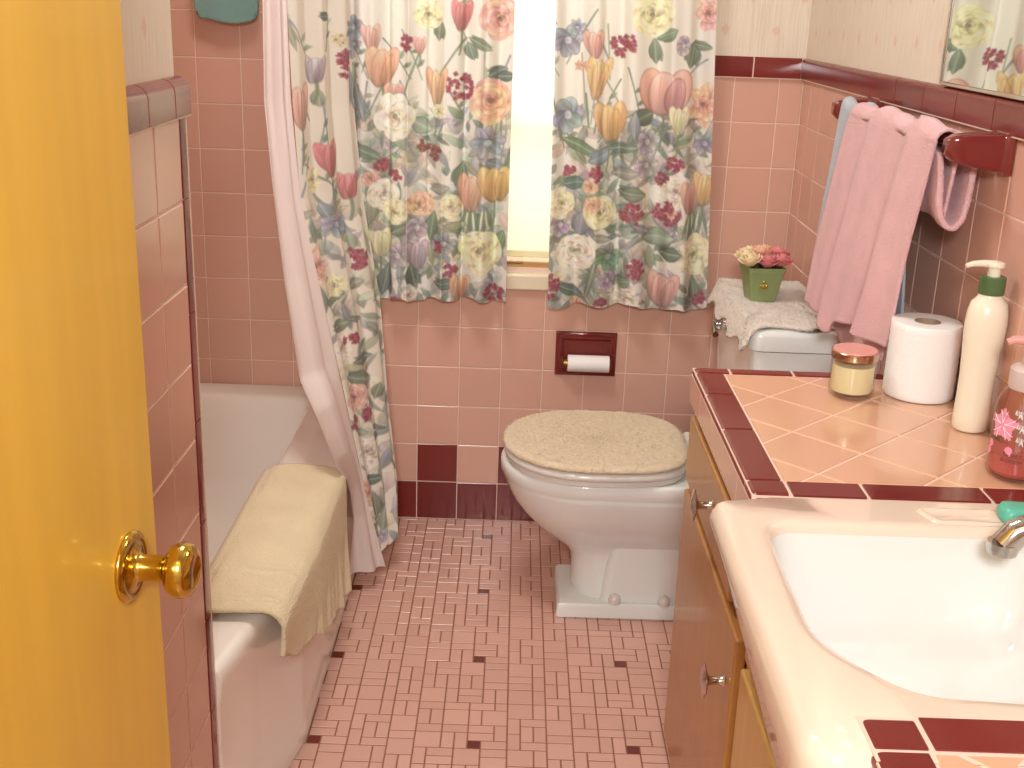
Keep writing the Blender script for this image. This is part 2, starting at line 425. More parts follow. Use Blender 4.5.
    def rose(s, cx, cz, a, b, c):
        """full-blown rose: broad ruffled outer petals, a cupped heart a little off centre"""
        col = PAL[c]; ox, oz = s.r.uniform(-.12, .12) * a, s.r.uniform(.0, .16) * b
        for rr, sz, dk, n in ((.60, .56, .97, 6), (.48, .50, 1.03, 5), (.30, .46, 1.0, 4), (.16, .34, .93, 3), (.05, .22, .84, 2)):
            o = s.r.uniform(0, 6)
            for k in range(n):
                t = o + 2 * PI * k / n + s.r.uniform(-.25, .25); q = 1 - rr
                x, z = cx + ox * q + a * rr * math.cos(t), cz + oz * q + b * rr * math.sin(t)
                s.petal(x, z, b * sz * s.r.uniform(.62, .85), a * sz * s.r.uniform(.9, 1.15), t, s.jit([w * dk * s.r.uniform(.94, 1.06) for w in col], 10), .93, tone=.8, edge=.16)
                if n > 3: s.stroke((x - a * .3 * math.sin(t), z + b * .3 * math.cos(t)), (x + a * .16 * math.cos(t), z + b * .16 * math.sin(t)), (x + a * .3 * math.sin(t), z - b * .3 * math.cos(t)), .0010, [w * .82 for w in col], .35)
        s.petal(cx + ox, cz + oz - b * .04, a * .12, b * .10, 0, [q * .62 for q in col], .75)
    def cluster(s, cx, cz, a, b, c):
        col = PAL[c]; n = int(10 + 26 * min(1, a * b / .0012))
        for k in range(n):
            t, q = s.r.uniform(0, 6.28), math.sqrt(s.r.uniform(0, 1)) * .85
            x, z = cx + a * q * math.cos(t), cz + b * q * math.sin(t); r = .0062; o = s.r.uniform(0, 6)
            for j in range(4): s.petal(x + r * .5 * math.cos(o + j * PI / 2), z + r * .5 * math.sin(o + j * PI / 2), r * .6, r * .5, o + j * PI / 2, s.jit(col, 22), .95, tone=.3, edge=.2)
            s.petal(x, z, .0016, .0016, 0, (110, 40, 60), .8)
    def iris(s, cx, cz, a, b, c):
        col = PAL[c]
        for k in range(6):
            t = s.r.uniform(0, .5) + k * PI / 3
            s.petal(cx + a * .48 * math.cos(t), cz + b * .48 * math.sin(t), a * .62, b * .42, t, s.jit(col, 16), .95, tone=.6, edge=.34)
        s.petal(cx, cz, a * .25, b * .25, 0, s.jit([min(250, q + 40) for q in col]), .9)
    def print_all(s, items, x0, x1, zmid=1.1):
        r = s.r
        for k in range(int(150 * (x1 - x0) / .42)):            # soft washes of blue-grey, sage and rose behind the bouquet
            z = r.uniform(s.z0, zmid - .01); x = r.uniform(x0, x1)
            s.petal(x, z, r.uniform(.016, .034), r.uniform(.010, .020), r.uniform(0, 3.1), s.jit(((176, 184, 190), (178, 186, 166), (214, 188, 176), (222, 208, 176), (150, 166, 150))[r.randint(5)], 12), .62, tone=.5, edge=.12)
        for k in range(int(230 * (x1 - x0) / .42)):            # pale foliage between the flowers, denser in the lower half of the repeat
            z = r.uniform(s.z0, zmid + .02); x = r.uniform(x0, x1); c = 'gmdbslgm'[r.randint(8)]
            s.petal(x, z, r.uniform(.014, .036), r.uniform(.004, .010), r.uniform(.2, 2.9), s.jit(PAL[c], 18), .8, pointed=True)
        for k in range(int(26 * (x1 - x0) / .42)):             # arching stems and blades in the open upper half
            x = r.uniform(x0, x1); z = r.uniform(zmid - .04, s.z0 + s.h * s.R); h = r.uniform(.06, .14); d = r.uniform(-.05, .05)
            s.stroke((x, z - h), (x + d, z - h * .3), (x + d * 1.6, z), r.uniform(.0014, .0026), s.jit(PAL['gmb'[r.randint(3)]]), .7)
            if k % 2 == 0:
                for q in (.3, .55): s.petal(x + d * q * 1.3 + .008, z - h * (1 - q) + .004, .012, .005, r.uniform(.1, 1.2), s.jit(PAL['gmd'[r.randint(3)]]), .85, pointed=True)
        order = {'D': 0, 'I': 1, 'T': 2, 'R': 2, 'C': 3}
        for t, x, z, a, b, c in sorted(items, key=lambda q: order[q[0]]):
            {'D': s.leaf, 'I': s.iris, 'T': s.tulip, 'R': s.rose, 'C': s.cluster}[t](x, z, a, b, c)
        s.a = np.clip(s.a + s.r.normal(0, 2.0, s.a.shape), 0, 252)
        s.a = s.a * .88 + np.array([236, 230, 220]) * .12; g_ = s.a.mean(-1, keepdims=True); s.a = g_ + (s.a - g_) * .74; s.a = np.clip(s.a * np.array([.965, .97, .965]) + 4, 0, 250); q = s.a / 255.0
        s.lin = np.where(q <= .04045, q / 12.92, ((q + .055) / 1.055) ** 2.4)
        return s
    def sample(s, X, Z):
        fx = np.clip((X - s.x0) / s.R, 0, s.w - 1.001); fz = (Z - s.z0) / s.R
        H = s.h - 1; fz = np.abs(fz) % (2 * H); fz = np.where(fz > H, 2 * H - fz, fz); fz = np.clip(fz, 0, H - .001)
        i, j = fx.astype(int), fz.astype(int); u, v = (fx - i)[..., None], (fz - j)[..., None]
        L = s.lin
        return (L[j, i] * (1 - u) + L[j, np.minimum(i + 1, s.w - 1)] * u) * (1 - v) + (L[np.minimum(j + 1, H), i] * (1 - u) + L[np.minimum(j + 1, H), np.minimum(i + 1, s.w - 1)] * u) * v
# print motifs: kind, x, z, half width, half height (metres), colour
LP = [('T',-0.112,1.263,0.0182,0.0325,'p'),
 ('I',-0.157,1.288,0.026,0.0275,'b'),
 ('I',-0.155,1.25,0.0208,0.02,'b'),
 ('T',-0.088,1.197,0.0338,0.0475,'o'),
 ('T',-0.059,1.142,0.0234,0.02,'p'),
 ('C',-0.029,1.256,0.0156,0.02,'r'),
 ('T',0.002,1.251,0.013,0.02,'p'),
 ('R',0.023,1.324,0.0364,0.035,'y'),
 ('D',0.049,1.289,0.0156,0.0225,'g'),
 ('T',0.101,1.322,0.0208,0.035,'k'),
 ('R',0.188,1.32,0.0468,0.0525,'p'),
 ('D',0.147,1.26,0.0286,0.015,'g'),
 ('D',0.124,1.243,0.0182,0.02,'g'),
 ('T',0.044,1.155,0.0208,0.045,'o'),
 ('C',0.099,1.159,0.0364,0.04,'r'),
 ('D',0.19,1.197,0.0234,0.0175,'d'),
 ('D',0.209,1.188,0.0208,0.015,'d'),
 ('R',0.17,1.126,0.0519,0.0525,'o'),
 ('I',0.17,1.031,0.0416,0.0325,'b'),
 ('R',-0.054,1.081,0.0442,0.0575,'w'),
 ('D',0.007,1.066,0.026,0.025,'m'),
 ('R',0.05,1.099,0.0156,0.0175,'y'),
 ('C',0.014,1.018,0.0156,0.015,'i'),
 ('C',0.044,1.0,0.0182,0.02,'i'),
 ('D',-0.165,1.155,0.0182,0.05,'m'),
 ('D',-0.13,1.001,0.0416,0.0175,'g'),
 ('D',-0.141,1.12,0.0156,0.045,'b'),
 ('C',-0.086,0.964,0.0234,0.015,'r'),
 ('C',-0.056,0.943,0.0182,0.015,'r'),
 ('R',-0.113,0.934,0.0234,0.0175,'p'),
 ('R',-0.081,0.891,0.0416,0.04,'w'),
 ('R',-0.054,0.854,0.0312,0.0325,'y'),
 ('R',0.008,0.874,0.0364,0.03,'o'),
 ('R',0.083,0.872,0.0312,0.0325,'y'),
 ('T',0.132,0.903,0.0286,0.0475,'o'),
 ('T',0.19,0.927,0.0364,0.045,'a'),
 ('D',0.131,0.833,0.0208,0.03,'s'),
 ('D',0.166,0.839,0.0156,0.03,'s'),
 ('R',0.16,0.758,0.0545,0.055,'y'),
 ('T',-0.093,0.77,0.026,0.0375,'y'),
 ('I',-0.048,0.746,0.0286,0.0325,'l'),
 ('I',-0.001,0.814,0.0234,0.0375,'l'),
 ('T',-0.0,0.743,0.0234,0.0375,'l'),
 ('I',0.067,0.781,0.0286,0.0275,'b'),
 ('C',0.052,0.77,0.013,0.015,'r'),
 ('C',0.083,0.712,0.0208,0.0175,'r'),
 ('D',0.074,0.678,0.0286,0.0175,'d'),
 ('T',0.107,0.664,0.0208,0.035,'o'),
 ('C',0.196,0.654,0.0286,0.025,'r'),
 ('D',-0.118,0.854,0.0234,0.03,'m'),
 ('D',-0.043,0.812,0.026,0.0175,'g'),
 ('D',-0.081,0.678,0.0208,0.04,'g'),
 ('D',0.036,0.822,0.0182,0.035,'g'),
 ('D',0.104,0.949,0.0208,0.03,'g'),
 ('D',0.055,0.915,0.0234,0.015,'m'),
 ('D',0.096,0.824,0.026,0.0125,'m'),
 ('C',-0.05,0.635,0.013,0.0075,'r'),
 ('D',-0.01,0.693,0.0182,0.03,'d'),
 ('R',-0.017,0.646,0.0208,0.0175,'w'),
 ('D',0.207,0.791,0.0156,0.025,'g'),
 ('D',0.189,0.976,0.0234,0.0175,'b')]
RP = [('I',0.354,1.276,0.0364,0.0375,'b'),
 ('I',0.374,1.306,0.0208,0.015,'b'),
 ('T',0.416,1.267,0.0208,0.0325,'p'),
 ('C',0.485,1.269,0.0364,0.0325,'r'),
 ('R',0.551,1.337,0.0494,0.05,'y'),
 ('D',0.588,1.296,0.0234,0.0175,'g'),
 ('D',0.564,1.258,0.0182,0.0275,'g'),
 ('I',0.627,1.272,0.0156,0.03,'l'),
 ('D',0.653,1.254,0.0234,0.03,'g'),
 ('D',0.675,1.273,0.0208,0.0125,'g'),
 ('R',0.685,1.346,0.0234,0.0425,'p'),
 ('T',0.43,1.189,0.0234,0.05,'a'),
 ('R',0.392,1.218,0.0208,0.0075,'o'),
 ('T',0.465,1.087,0.0338,0.0475,'a'),
 ('T',0.593,1.16,0.0571,0.055,'p'),
 ('T',0.629,1.097,0.0208,0.035,'y'),
 ('I',0.362,1.102,0.0364,0.045,'b'),
 ('D',0.544,1.104,0.026,0.025,'d'),
 ('D',0.523,1.084,0.0156,0.0325,'b'),
 ('I',0.558,1.045,0.026,0.0325,'l'),
 ('R',0.689,1.135,0.026,0.0525,'o'),
 ('I',0.699,1.045,0.026,0.0275,'b'),
 ('D',0.395,1.029,0.0468,0.0175,'g'),
 ('D',0.493,1.028,0.0416,0.015,'g'),
 ('D',0.445,1.007,0.0312,0.02,'b'),
 ('C',0.371,0.968,0.0182,0.0125,'r'),
 ('C',0.438,0.963,0.0182,0.0225,'r'),
 ('D',0.385,0.939,0.026,0.02,'d'),
 ('R',0.425,0.933,0.0208,0.0175,'o'),
 ('R',0.355,0.889,0.0312,0.04,'y'),
 ('R',0.453,0.87,0.0442,0.04,'y'),
 ('R',0.432,0.889,0.0208,0.0225,'o'),
 ('C',0.53,0.87,0.0338,0.03,'r'),
 ('D',0.529,0.919,0.0312,0.0225,'g'),
 ('D',0.509,0.968,0.0312,0.0175,'m'),
 ('I',0.559,0.989,0.0286,0.03,'l'),
 ('C',0.627,0.996,0.026,0.02,'r'),
 ('C',0.598,0.956,0.0156,0.015,'r'),
 ('R',0.635,0.926,0.0338,0.0475,'w'),
 ('T',0.676,0.91,0.026,0.04,'p'),
 ('T',0.706,0.933,0.0208,0.0425,'a'),
 ('D',0.403,0.878,0.0182,0.0225,'m'),
 ('C',0.617,0.873,0.0364,0.0325,'r'),
 ('R',0.624,0.871,0.0182,0.0175,'p'),
 ('D',0.599,0.812,0.0364,0.0275,'m'),
 ('R',0.394,0.764,0.0519,0.0425,'w'),
 ('I',0.477,0.759,0.0338,0.03,'g'),
 ('D',0.407,0.838,0.026,0.03,'b'),
 ('I',0.355,0.836,0.026,0.03,'l'),
 ('D',0.632,0.773,0.0234,0.0225,'d'),
 ('R',0.695,0.765,0.0364,0.055,'y'),
 ('C',0.547,0.731,0.0286,0.03,'r'),
 ('C',0.342,0.683,0.0208,0.0375,'r'),
 ('D',0.386,0.669,0.0364,0.0175,'d'),
 ('I',0.48,0.698,0.0182,0.03,'l'),
 ('R',0.529,0.658,0.0468,0.0225,'w'),
 ('T',0.619,0.677,0.0338,0.045,'p'),
 ('D',0.679,0.845,0.0156,0.03,'s'),
 ('D',0.703,0.853,0.013,0.0325,'s'),
 ('C',0.466,0.643,0.0182,0.01,'r'),
 ('C',0.717,0.657,0.0156,0.0225,'r'),
 ('R',0.408,0.636,0.0208,0.0125,'o'),
 ('D',0.459,0.805,0.0234,0.0125,'m'),
 ('D',0.585,0.758,0.0156,0.03,'m'),
 ('D',0.514,0.694,0.0208,0.02,'g'),
 ('D',0.437,0.709,0.0104,0.055,'g'),
 ('D',0.702,0.68,0.0156,0.0325,'g'),
 ('D',0.555,0.833,0.0208,0.0125,'b')]
SH = [('D',0.001,1.284,0.0075,0.0378,'m'),
 ('T',0.056,1.199,0.02,0.0289,'l'),
 ('T',0.013,1.123,0.0225,0.0489,'p'),
 ('D',0.058,1.139,0.0125,0.0178,'m'),
 ('T',0.073,0.999,0.0225,0.0422,'k'),
 ('T',0.113,0.932,0.02,0.0311,'k'),
 ('R',0.032,0.964,0.0175,0.0311,'y'),
 ('C',0.125,1.211,0.0125,0.04,'r'),
 ('C',0.118,1.264,0.0125,0.0178,'y'),
 ('D',0.083,1.313,0.0175,0.0111,'d'),
 ('I',0.158,1.259,0.015,0.0667,'b'),
 ('D',0.146,1.147,0.0125,0.0489,'b'),
 ('I',0.067,0.856,0.03,0.0267,'b'),
 ('D',0.087,0.841,0.01,0.0222,'b'),
 ('D',0.05,0.893,0.015,0.0178,'b'),
 ('C',0.109,0.767,0.0225,0.0333,'r'),
 ('R',0.038,0.722,0.0225,0.0267,'y'),
 ('R',0.0,0.776,0.02,0.0489,'p'),
 ('D',0.092,0.71,0.0175,0.0156,'m'),
 ('D',0.031,0.632,0.0225,0.0178,'g'),
 ('D',0.072,0.633,0.02,0.0089,'g'),
 ('D',0.103,0.808,0.01,0.0222,'m'),
 ('C',0.056,0.59,0.025,0.0133,'r'),
 ('R',0.025,0.579,0.03,0.0289,'w'),
 ('D',0.078,0.536,0.0275,0.0156,'d'),
 ('D',0.061,0.494,0.0375,0.0244,'g'),
 ('R',0.034,0.456,0.035,0.0311,'p'),
 ('C',0.065,0.406,0.0225,0.0178,'r'),
 ('C',0.014,0.407,0.02,0.0156,'r'),
 ('R',0.043,0.317,0.045,0.0378,'w'),
 ('D',0.042,0.252,0.03,0.0156,'d'),
 ('R',0.008,0.231,0.0225,0.0356,'o'),
 ('D',0.042,0.189,0.02,0.0311,'g'),
 ('D',0.016,0.14,0.035,0.0178,'g'),
 ('D',0.058,0.147,0.0125,0.0267,'m'),
 ('I',0.048,0.105,0.015,0.02,'l'),
 ('D',-0.016,0.402,0.0125,0.0178,'m'),
 ('D',0.109,0.447,0.0125,0.0178,'g'),
 ('D',0.027,0.694,0.025,0.0089,'g'),
 ('D',0.036,0.372,0.0175,0.0111,'m'),
 ('D',0.0,0.704,0.01,0.0267,'g')]
LINER_L = [[-0.292,-0.42,1.344],[-0.293,-0.43,1.143],[-0.275,-0.46,0.976],[-0.248,-0.49,0.77],[-0.208,-0.55,0.568],[-0.154,-0.65,0.515],[-0.128,-0.66,0.452],[-0.114,-0.645,0.402],[-0.106,-0.565,0.345],[-0.106,-0.50,0.281],[-0.108,-0.46,0.20],[-0.119,-0.45,0.087],[-0.12,-0.45,0.05]]
LINER_R = [[-0.245,-0.4,1.345],[-0.241,-0.4,1.144],[-0.225,-0.4,0.932],[-0.181,-0.4,0.709],[-0.134,-0.4,0.474],[-0.084,-0.4,0.226],[-0.039,-0.4,0.049]]
FLOR_L = [[-0.249,-0.38,1.345],[-0.243,-0.38,1.142],[-0.231,-0.38,0.928],[-0.186,-0.38,0.704],[-0.137,-0.38,0.467],[-0.103,-0.38,0.293],[-0.066,-0.38,0.097]]
FLOR_R = [[-0.158,-0.085,1.349],[-0.15,-0.092,1.123],[-0.125,-0.112,0.889],[-0.08,-0.147,0.65],[-0.055,-0.195,0.407],[-0.027,-0.243,0.213],[-0.02,-0.285,0.069]]
L_DAY, L_FILL, L_FLASH, EXPO = 13, 17, 42, -0.21
# ------------------------------------------------------------------ camera
f_px, (cx_, cy_, cz_), yaw, pitch, roll = 1168.94, (0.24254, -2.9430, 1.35516), 0.00251, -0.31487, 0.03547
cam = bpy.data.cameras.new('camera'); co = bpy.data.objects.new('camera', cam); COL.objects.link(co); SC.camera = co
cam.sensor_width = 36.0; cam.lens = 36.0 * f_px / 1024; cam.clip_start = 0.02
fw = Vector((math.sin(yaw) * math.cos(pitch), math.cos(yaw) * math.cos(pitch), math.sin(pitch)))
rt = Vector((math.cos(yaw), -math.sin(yaw), 0)); up = rt.cross(fw)
r2 = rt * math.cos(roll) + up * math.sin(roll); u2 = up * math.cos(roll) - rt * math.sin(roll)
co.matrix_world = Matrix(((r2.x, u2.x, -fw.x, cx_), (r2.y, u2.y, -fw.y, cy_), (r2.z, u2.z, -fw.z, cz_), (0, 0, 0, 1)))

# ------------------------------------------------------------------ room shell
YF = -2.66           # wall with the doorway the photo is taken from
XL = -0.885          # wall behind the tub
ZC = 2.30
CAPZ0, CAPZ1 = 1.2015, 1.2515
WX0, WX1, WZ0, WZ1 = -0.16, 0.66, 0.712, 1.72        # window opening
def rows(z0=0, n=11): return [(z0 + T * k, z0 + T * (k + 1)) for k in range(n)]

# floor: 12 inch sheets of mosaic, 2x2 and 1x2 pieces with one maroon square each
S = 0.3069; C1 = S / 12; DX, DY = 0.1982, -0.1027
rf = random.Random(11)
cell = {}; pieces = []
cell[(6, 6)] = 1; pieces.append((6, 6, 1, 1, 1)); cell[(7, 6)] = 1; pieces.append((7, 6, 2, 1, 0)); cell[(8, 6)] = 1
for j in range(12):
    for i in range(12):
        if (i, j) in cell: continue
        opts = [(2, 2), (1, 2), (2, 1), (1, 2), (2, 1), (2, 2)]; rf.shuffle(opts); opts.append((1, 1))
        for w, h in opts:
            cs = [((i + a) % 12, (j + b) % 12) for a in range(w) for b in range(h)]
            if all(c not in cell for c in cs): break
        for c in cs: cell[c] = 1
        pieces.append((i, j, w, h, 0))
mb = MB(); mb.box(-1.0, 1.05, -3.9, 0.1, -0.08, -0.0012, 0)
polys = []
for a in range(-1, 4):
    for b in range(-14, 2):
        ox, oy = DX - 6.5 * C1 + a * S, DY - 6.5 * C1 + b * S
        for i, j, w, h, k in pieces:
            q = clip(sq(ox + i * C1, ox + (i + w) * C1, oy + j * C1, oy + (j + h) * C1), -0.30, XR, -3.9, 0)
            if q: polys.append((q, 2 if k else 1))
tiles(mb, (0, 0, 0), (1, 0, 0), (0, 1, 0), (0, 0, 1), polys, gap=0.0025, bev=0.0012, depth=0.0010, tilt=0.004)
structure(mb.build('floor', [M['grout_floor'], M['floor_pink'], M['floor_dot']], fix=False, smooth=0), 'pink mosaic tile floor with scattered maroon squares')

# back wall
mb = MB(); BK = 0.0014
for x0, x1, z0, z1 in ((-1.0, WX0, -.08, ZC), (WX1, 1.05, -.08, ZC), (WX0, WX1, -.08, WZ0), (WX0, WX1, WZ1, ZC)):
    mb.box(x0, x1, BK, 0.16, z0, z1, 0)
polys = []
for c in range(-9, 9):
    for r, (z0, z1) in enumerate(rows()):
        x0, x1 = max(c * T, XL), min((c + 1) * T, XR)
        if x1 <= x0: continue
        if x0 < -0.13 and r < 3: continue
        mi = 2 if (r == 0 or (r == 1 and c % 2 == 0 and c >= 0)) else 1
        if x1 > WX0 and x0 < WX1 and z1 > WZ0 - .06:
            q = None
            if z0 < WZ0 - .055: q = sq(x0, x1, z0, WZ0 - .055)
            elif x0 < WX0: q = sq(x0, WX0, z0, z1)
            elif x1 > WX1: q = sq(WX1, x1, z0, z1)
            if q: polys.append((q, mi))
            continue
        polys.append((sq(x0, x1, z0, z1), mi))
for c in range(-9, -1):                                    # tub recess is tiled up to the top
    for r in range(11, 18):
        x0, x1 = max(c * T, XL), min((c + 1) * T, -0.17)
        if x1 > x0: polys.append((sq(x0, x1, r * T, (r + 1) * T), 1))
tiles(mb, (0, 0, 0), (1, 0, 0), (0, 0, 1), (0, -1, 0), polys)
mb.box(-0.17, WX0, -0.001, BK + .001, CAPZ1 - .004, ZC, 3); mb.box(WX1, XR, -0.001, BK + .001, CAPZ1 - .004, ZC, 3); mb.box(WX0, WX1, -0.001, BK + .001, WZ1, ZC, 3)
structure(mb.build('wall_back', [M['grout'], M['pink'], M['maroon'], M['paper_wall']], fix=False, smooth=0), 'back wall of pink square tiles with a maroon bottom row')

# right wall
mb = MB(); mb.box(XR + BK, 1.05, -3.9, 0.16, -.08, ZC, 0); polys = []
for k in range(0, 26):
    y1, y0 = min(0, -1.0722 + T * (9 - k) + T * .79 * 0), 0
    y1 = -1.0722 + T * (10 - k); y0 = y1 - T; y1 = min(y1, 0)
    if y0 < YF: break
    for r, (z0, z1) in enumerate(rows()):
        polys.append((sq(y0, y1, z0, z1), 2 if r == 0 else 1))
tiles(mb, (XR, 0, 0), (0, 1, 0), (0, 0, 1), (-1, 0, 0), polys)
mb.box(XR - .001, XR + BK + .001, YF, 0, CAPZ1 - .004, ZC, 3)
structure(mb.build('wall_right', [M['grout'], M['pink'], M['maroon'], M['paper_wall']], fix=False, smooth=0), 'right wall of pink tiles below wallpaper')

# caps: rounded maroon 2 x 6 inch pieces
def cap_pieces(mb, fn, a0, a1, first, L=0.155, th=0.010, z0=CAPZ0, z1=CAPZ1, rad=0.008):
    a = first
    cuts = [a0]
    while a < a1: 
        if a > a0 + .004: cuts.append(a)
        a += L
    cuts.append(a1)
    for p, q in zip(cuts[:-1], cuts[1:]):
        p, q = p + .0016, q - .0016
        prof = [(-.001, z0 + .0012), (th - .002, z0 + .0012), (th, z0 + .003)] + \
               [(th - rad + rad * math.cos(t), z1 - rad + rad * math.sin(t)) for t in (0, .4, .8, 1.2, PI / 2)] + [(-.001, z1)]
        mb.loft([[fn(s_, d, z) for d, z in prof] for s_ in (p, q)], 0)
    prof = [(-.001, z0), (th - .0012, z0), (th - .0012, z1 - rad)] + [(th - rad + (rad - .0012) * math.cos(t), z1 - rad + (rad - .0012) * math.sin(t)) for t in (.4, .8, 1.2, PI / 2)] + [(-.001, z1 - .0012)]
    mb.loft([[fn(s_, d, z) for d, z in prof] for s_ in (a0, a1)], 1)
mb = MB(); cap_pieces(mb, lambda s_, d, z: (s_, -d, z), WX1 + .01, XR - .009, XR - .127 - .155 * 2)
structure(mb.build('trim_1', [M['maroon'], M['grout']]), 'maroon cap tiles on the back wall')
mb = MB(); cap_pieces(mb, lambda s_, d, z: (XR - d, -s_, z), 0.0, -YF, .136)
structure(mb.build('trim_2', [M['maroon'], M['grout']]), 'maroon cap tiles along the right wall')

# wing wall by the door (left), its end rounded towards the tub
YE = -1.385
mb = MB()
mb.box(XL - .1, XW - BK, YF, YE, -.08, CAPZ1 - .006, 0)
mb.box(XL - .1, XW - .012, YF, YE - .01, CAPZ1 - .007, ZC, 3)
polys = []
yc = YE - .040
cols = [(yc - T * (k + 1), yc - T * k) for k in range(12)]
for y0, y1 in cols:
    for r, (z0, z1) in enumerate(rows()):
        polys.append((sq(max(y0, YF), y1, z0, z1), 2 if r == 0 else 1))
tiles(mb, (XW, 0, 0), (0, 1, 0), (0, 0, 1), (1, 0, 0), [p for p in polys if p[0][0][0] < p[0][1][0]], gap=.0036, tilt=0.004)
structure(mb.build('wall_left', [M['grout'], M['pink'], M['maroon'], M['paper_wall']], fix=False, smooth=0), 'short wall of pink tiles between the door and the tub')
mb = MB()                                                   # vertical maroon bullnose on the wall end
z = 0.012
while z < CAPZ0 - .02:
    z1_ = min(z + .155, CAPZ0)
    pr = [(XW - .03, YE + .002)] + [(XW - .018 + .019 * math.sin(t), YE - .016 + .018 * math.cos(t)) for t in (0, .4, .8, 1.2, PI / 2)] + [(XW + .001, yc + .0013), (XW - .03, yc + .0013)]
    mb.loft([[(x, y, zz) for x, y in pr] for zz in (z + .0012, z1_ - .0012)], 0)
    z = z1_
pr = [(XW - .03, YE), (XW - .016, YE), (XW - .0015, YE - .015), (XW - .0015, yc), (XW - .03, yc)]
mb.loft([[(x, y, zz) for x, y in pr] for zz in (.0, CAPZ0)], 1)
structure(mb.build('trim_3', [M['maroon'], M['grout']]), 'upright maroon edge tiles on the end of the left wall')
mb = MB()
def capfn(s_, d, z): return (XW - .012 + d, s_, z)
cap_pieces(mb, capfn, YF, YE, -1.457 - .1095 * 12, L=.1095, th=.018, rad=.0165)
structure(mb.build('trim_4', [M['maroon'], M['grout']]), 'maroon cap tiles on the left wall')

# tub recess walls
mb = MB(); mb.box(XL - .1, XL - BK, YE, .16, -.08, ZC, 0)
tiles(mb, (XL, 0, 0), (0, 1, 0), (0, 0, 1), (1, 0, 0), [(sq(YE, -T * k, r * T, (r + 1) * T) if -T * (k + 1) < YE else sq(-T * (k + 1), -T * k, r * T, (r + 1) * T), 1) for k in range(13) for r in range(3, 18) if -T * k > YE + .01])
structure(mb.build('wall_tub_side', [M['grout'], M['pink']], fix=False, smooth=0), 'tiled wall behind the tub')
mb = MB()
tiles(mb, (0, YE + .002, 0), (1, 0, 0), (0, 0, 1), (0, 1, 0), [(sq(XL + T * k, min(XL + T * (k + 1), XW - .03), r * T, (r + 1) * T), 0) for k in range(7) for r in range(4, 18) if XL + T * k < XW - .05])
structure(mb.build('wall_tub_end', [M['pink']], fix=False, smooth=0), 'tiled wall at the foot of the tub')
mb = MB().box(XL - .1, 1.05, -3.9, .16, ZC, ZC + .08)
structure(mb.build('ceiling', M['ceil']), 'cream ceiling')
mb = MB()                                                   # wall with the doorway (the camera stands in it)
mb.box(XL - .1, XW + .03, YF - .11, YF, -.08, ZC); mb.box(.56, 1.05, YF - .11, YF, -.08, ZC); mb.box(XW + .03, .56, YF - .11, YF, 2.03, ZC)
structure(mb.build('wall_front', M['plaster']), 'wall around the doorway')
mb = MB()
mb.box(-.98, -.9, -3.9, YF - .11, -.08, ZC); mb.box(-.98, 1.05, -3.98, -3.9, -.08, ZC)
structure(mb.build('wall_hall', M['plaster']), 'hall walls behind the doorway')

# window: frame, sill, roller shade
w = thing('window_1', (0.25, 0.05, WZ0), 'window behind the floral curtains with a lowered white shade', None)
del w['label']; structure(w, 'window with a lowered white shade between the floral curtains')
mb = MB()
for b in ((WX0, WX0 + .035, .03, .14, WZ0, WZ1), (WX1 - .035, WX1, .03, .14, WZ0, WZ1), (WX0, WX1, .03, .14, WZ1 - .035, WZ1), (WX0, WX1, .06, .11, 1.035, 1.065)): mb.box(*b)
mb.build('window_frame', M['sill'], w, bevel=.002)
MB().box(WX0, WX1, .004, .15, WZ0 - .016, WZ0 + .014).build('window_stool', M['sill_wood'], w, bevel=.002)
MB().box(WX0 - .03, WX1 + .03, -.016, .01, WZ0 - .058, WZ0 - .014).build('window_sill', M['sill'], w, bevel=.006)
MB().box(WX0 + .035, WX1 - .035, .085, .088, WZ0 + .01, WZ1).build('window_glass', M['thin_glass'], w)
sh = grid_sheet('roller_shade', lambda U, V: (WX0 + .01 + U * (WX1 - WX0 - .02), .022 + .0012 * np.sin(U * 9) , .745 + V * (WZ1 - .745 - .02)), 12, 30, M['shade'], w)
MB().box(WX0 + .01, WX1 - .01, .017, .027, .735, .752).build('shade_hem', M['shade'], w, bevel=.003)
tagm = MB().box(.205, .268, .004, .007, .718, .740).build('shade_pull', M['thin_glass'], w, bevel=.001); tagm['label'] = 'clear plastic pull tab on the shade hem'

# door, folded back against the left wall
DA = math.radians(4.0)
DO = Vector((-0.1025, -1.888, 0))                            # leading edge, on the room face
dvec = Vector((-math.sin(DA), -math.cos(DA), 0)); dn = Vector((math.cos(DA), -math.sin(DA), 0))
def dpt(a, n_, z): p = DO + dvec * a + dn * n_; return (p.x, p.y, z)
d = thing('door_1', (DO.x, DO.y, 0), 'open golden wood door folded back against the left wall', None); d['kind'] = 'structure'
mb = MB(); vs = [dpt(a, n_, z) for a in (0, .735) for n_ in (-.035, 0) for z in (.012, 2.0)]
mb.add(vs, [(0, 1, 3, 2), (4, 6, 7, 5), (0, 4, 5, 1), (2, 3, 7, 6), (0, 2, 6, 4), (1, 5, 7, 3)]); mb.build('door_leaf', M['door_wood'], d, bevel=.0025)
KZ = 0.842; KA = .071
def dlathe(mb, prof, n=36, a0=KA):
    rings = []
    for r, h in prof: rings.append([dpt(a0 + r * math.cos(2 * PI * i / n), h, KZ + r * math.sin(2 * PI * i / n)) for i in range(n)])
    return mb.loft(rings)
k = dlathe(MB(), [(.033, -.0005), (.0345, .002), (.034, .004), (.029, .0065), (.027, .0055), (.022, .0065), (.014, .010), (.0125, .014), (.0125, .034), (.015, .037), (.0225, .041), (.0262, .048), (.0265, .054), (.024, .0605), (.0165, .0635), (.0155, .0625), (.001, .0615)])
kb = k.build('door_knob', M['brass'], d, smooth=50); kb['label'] = 'round brass door knob on a round plate'
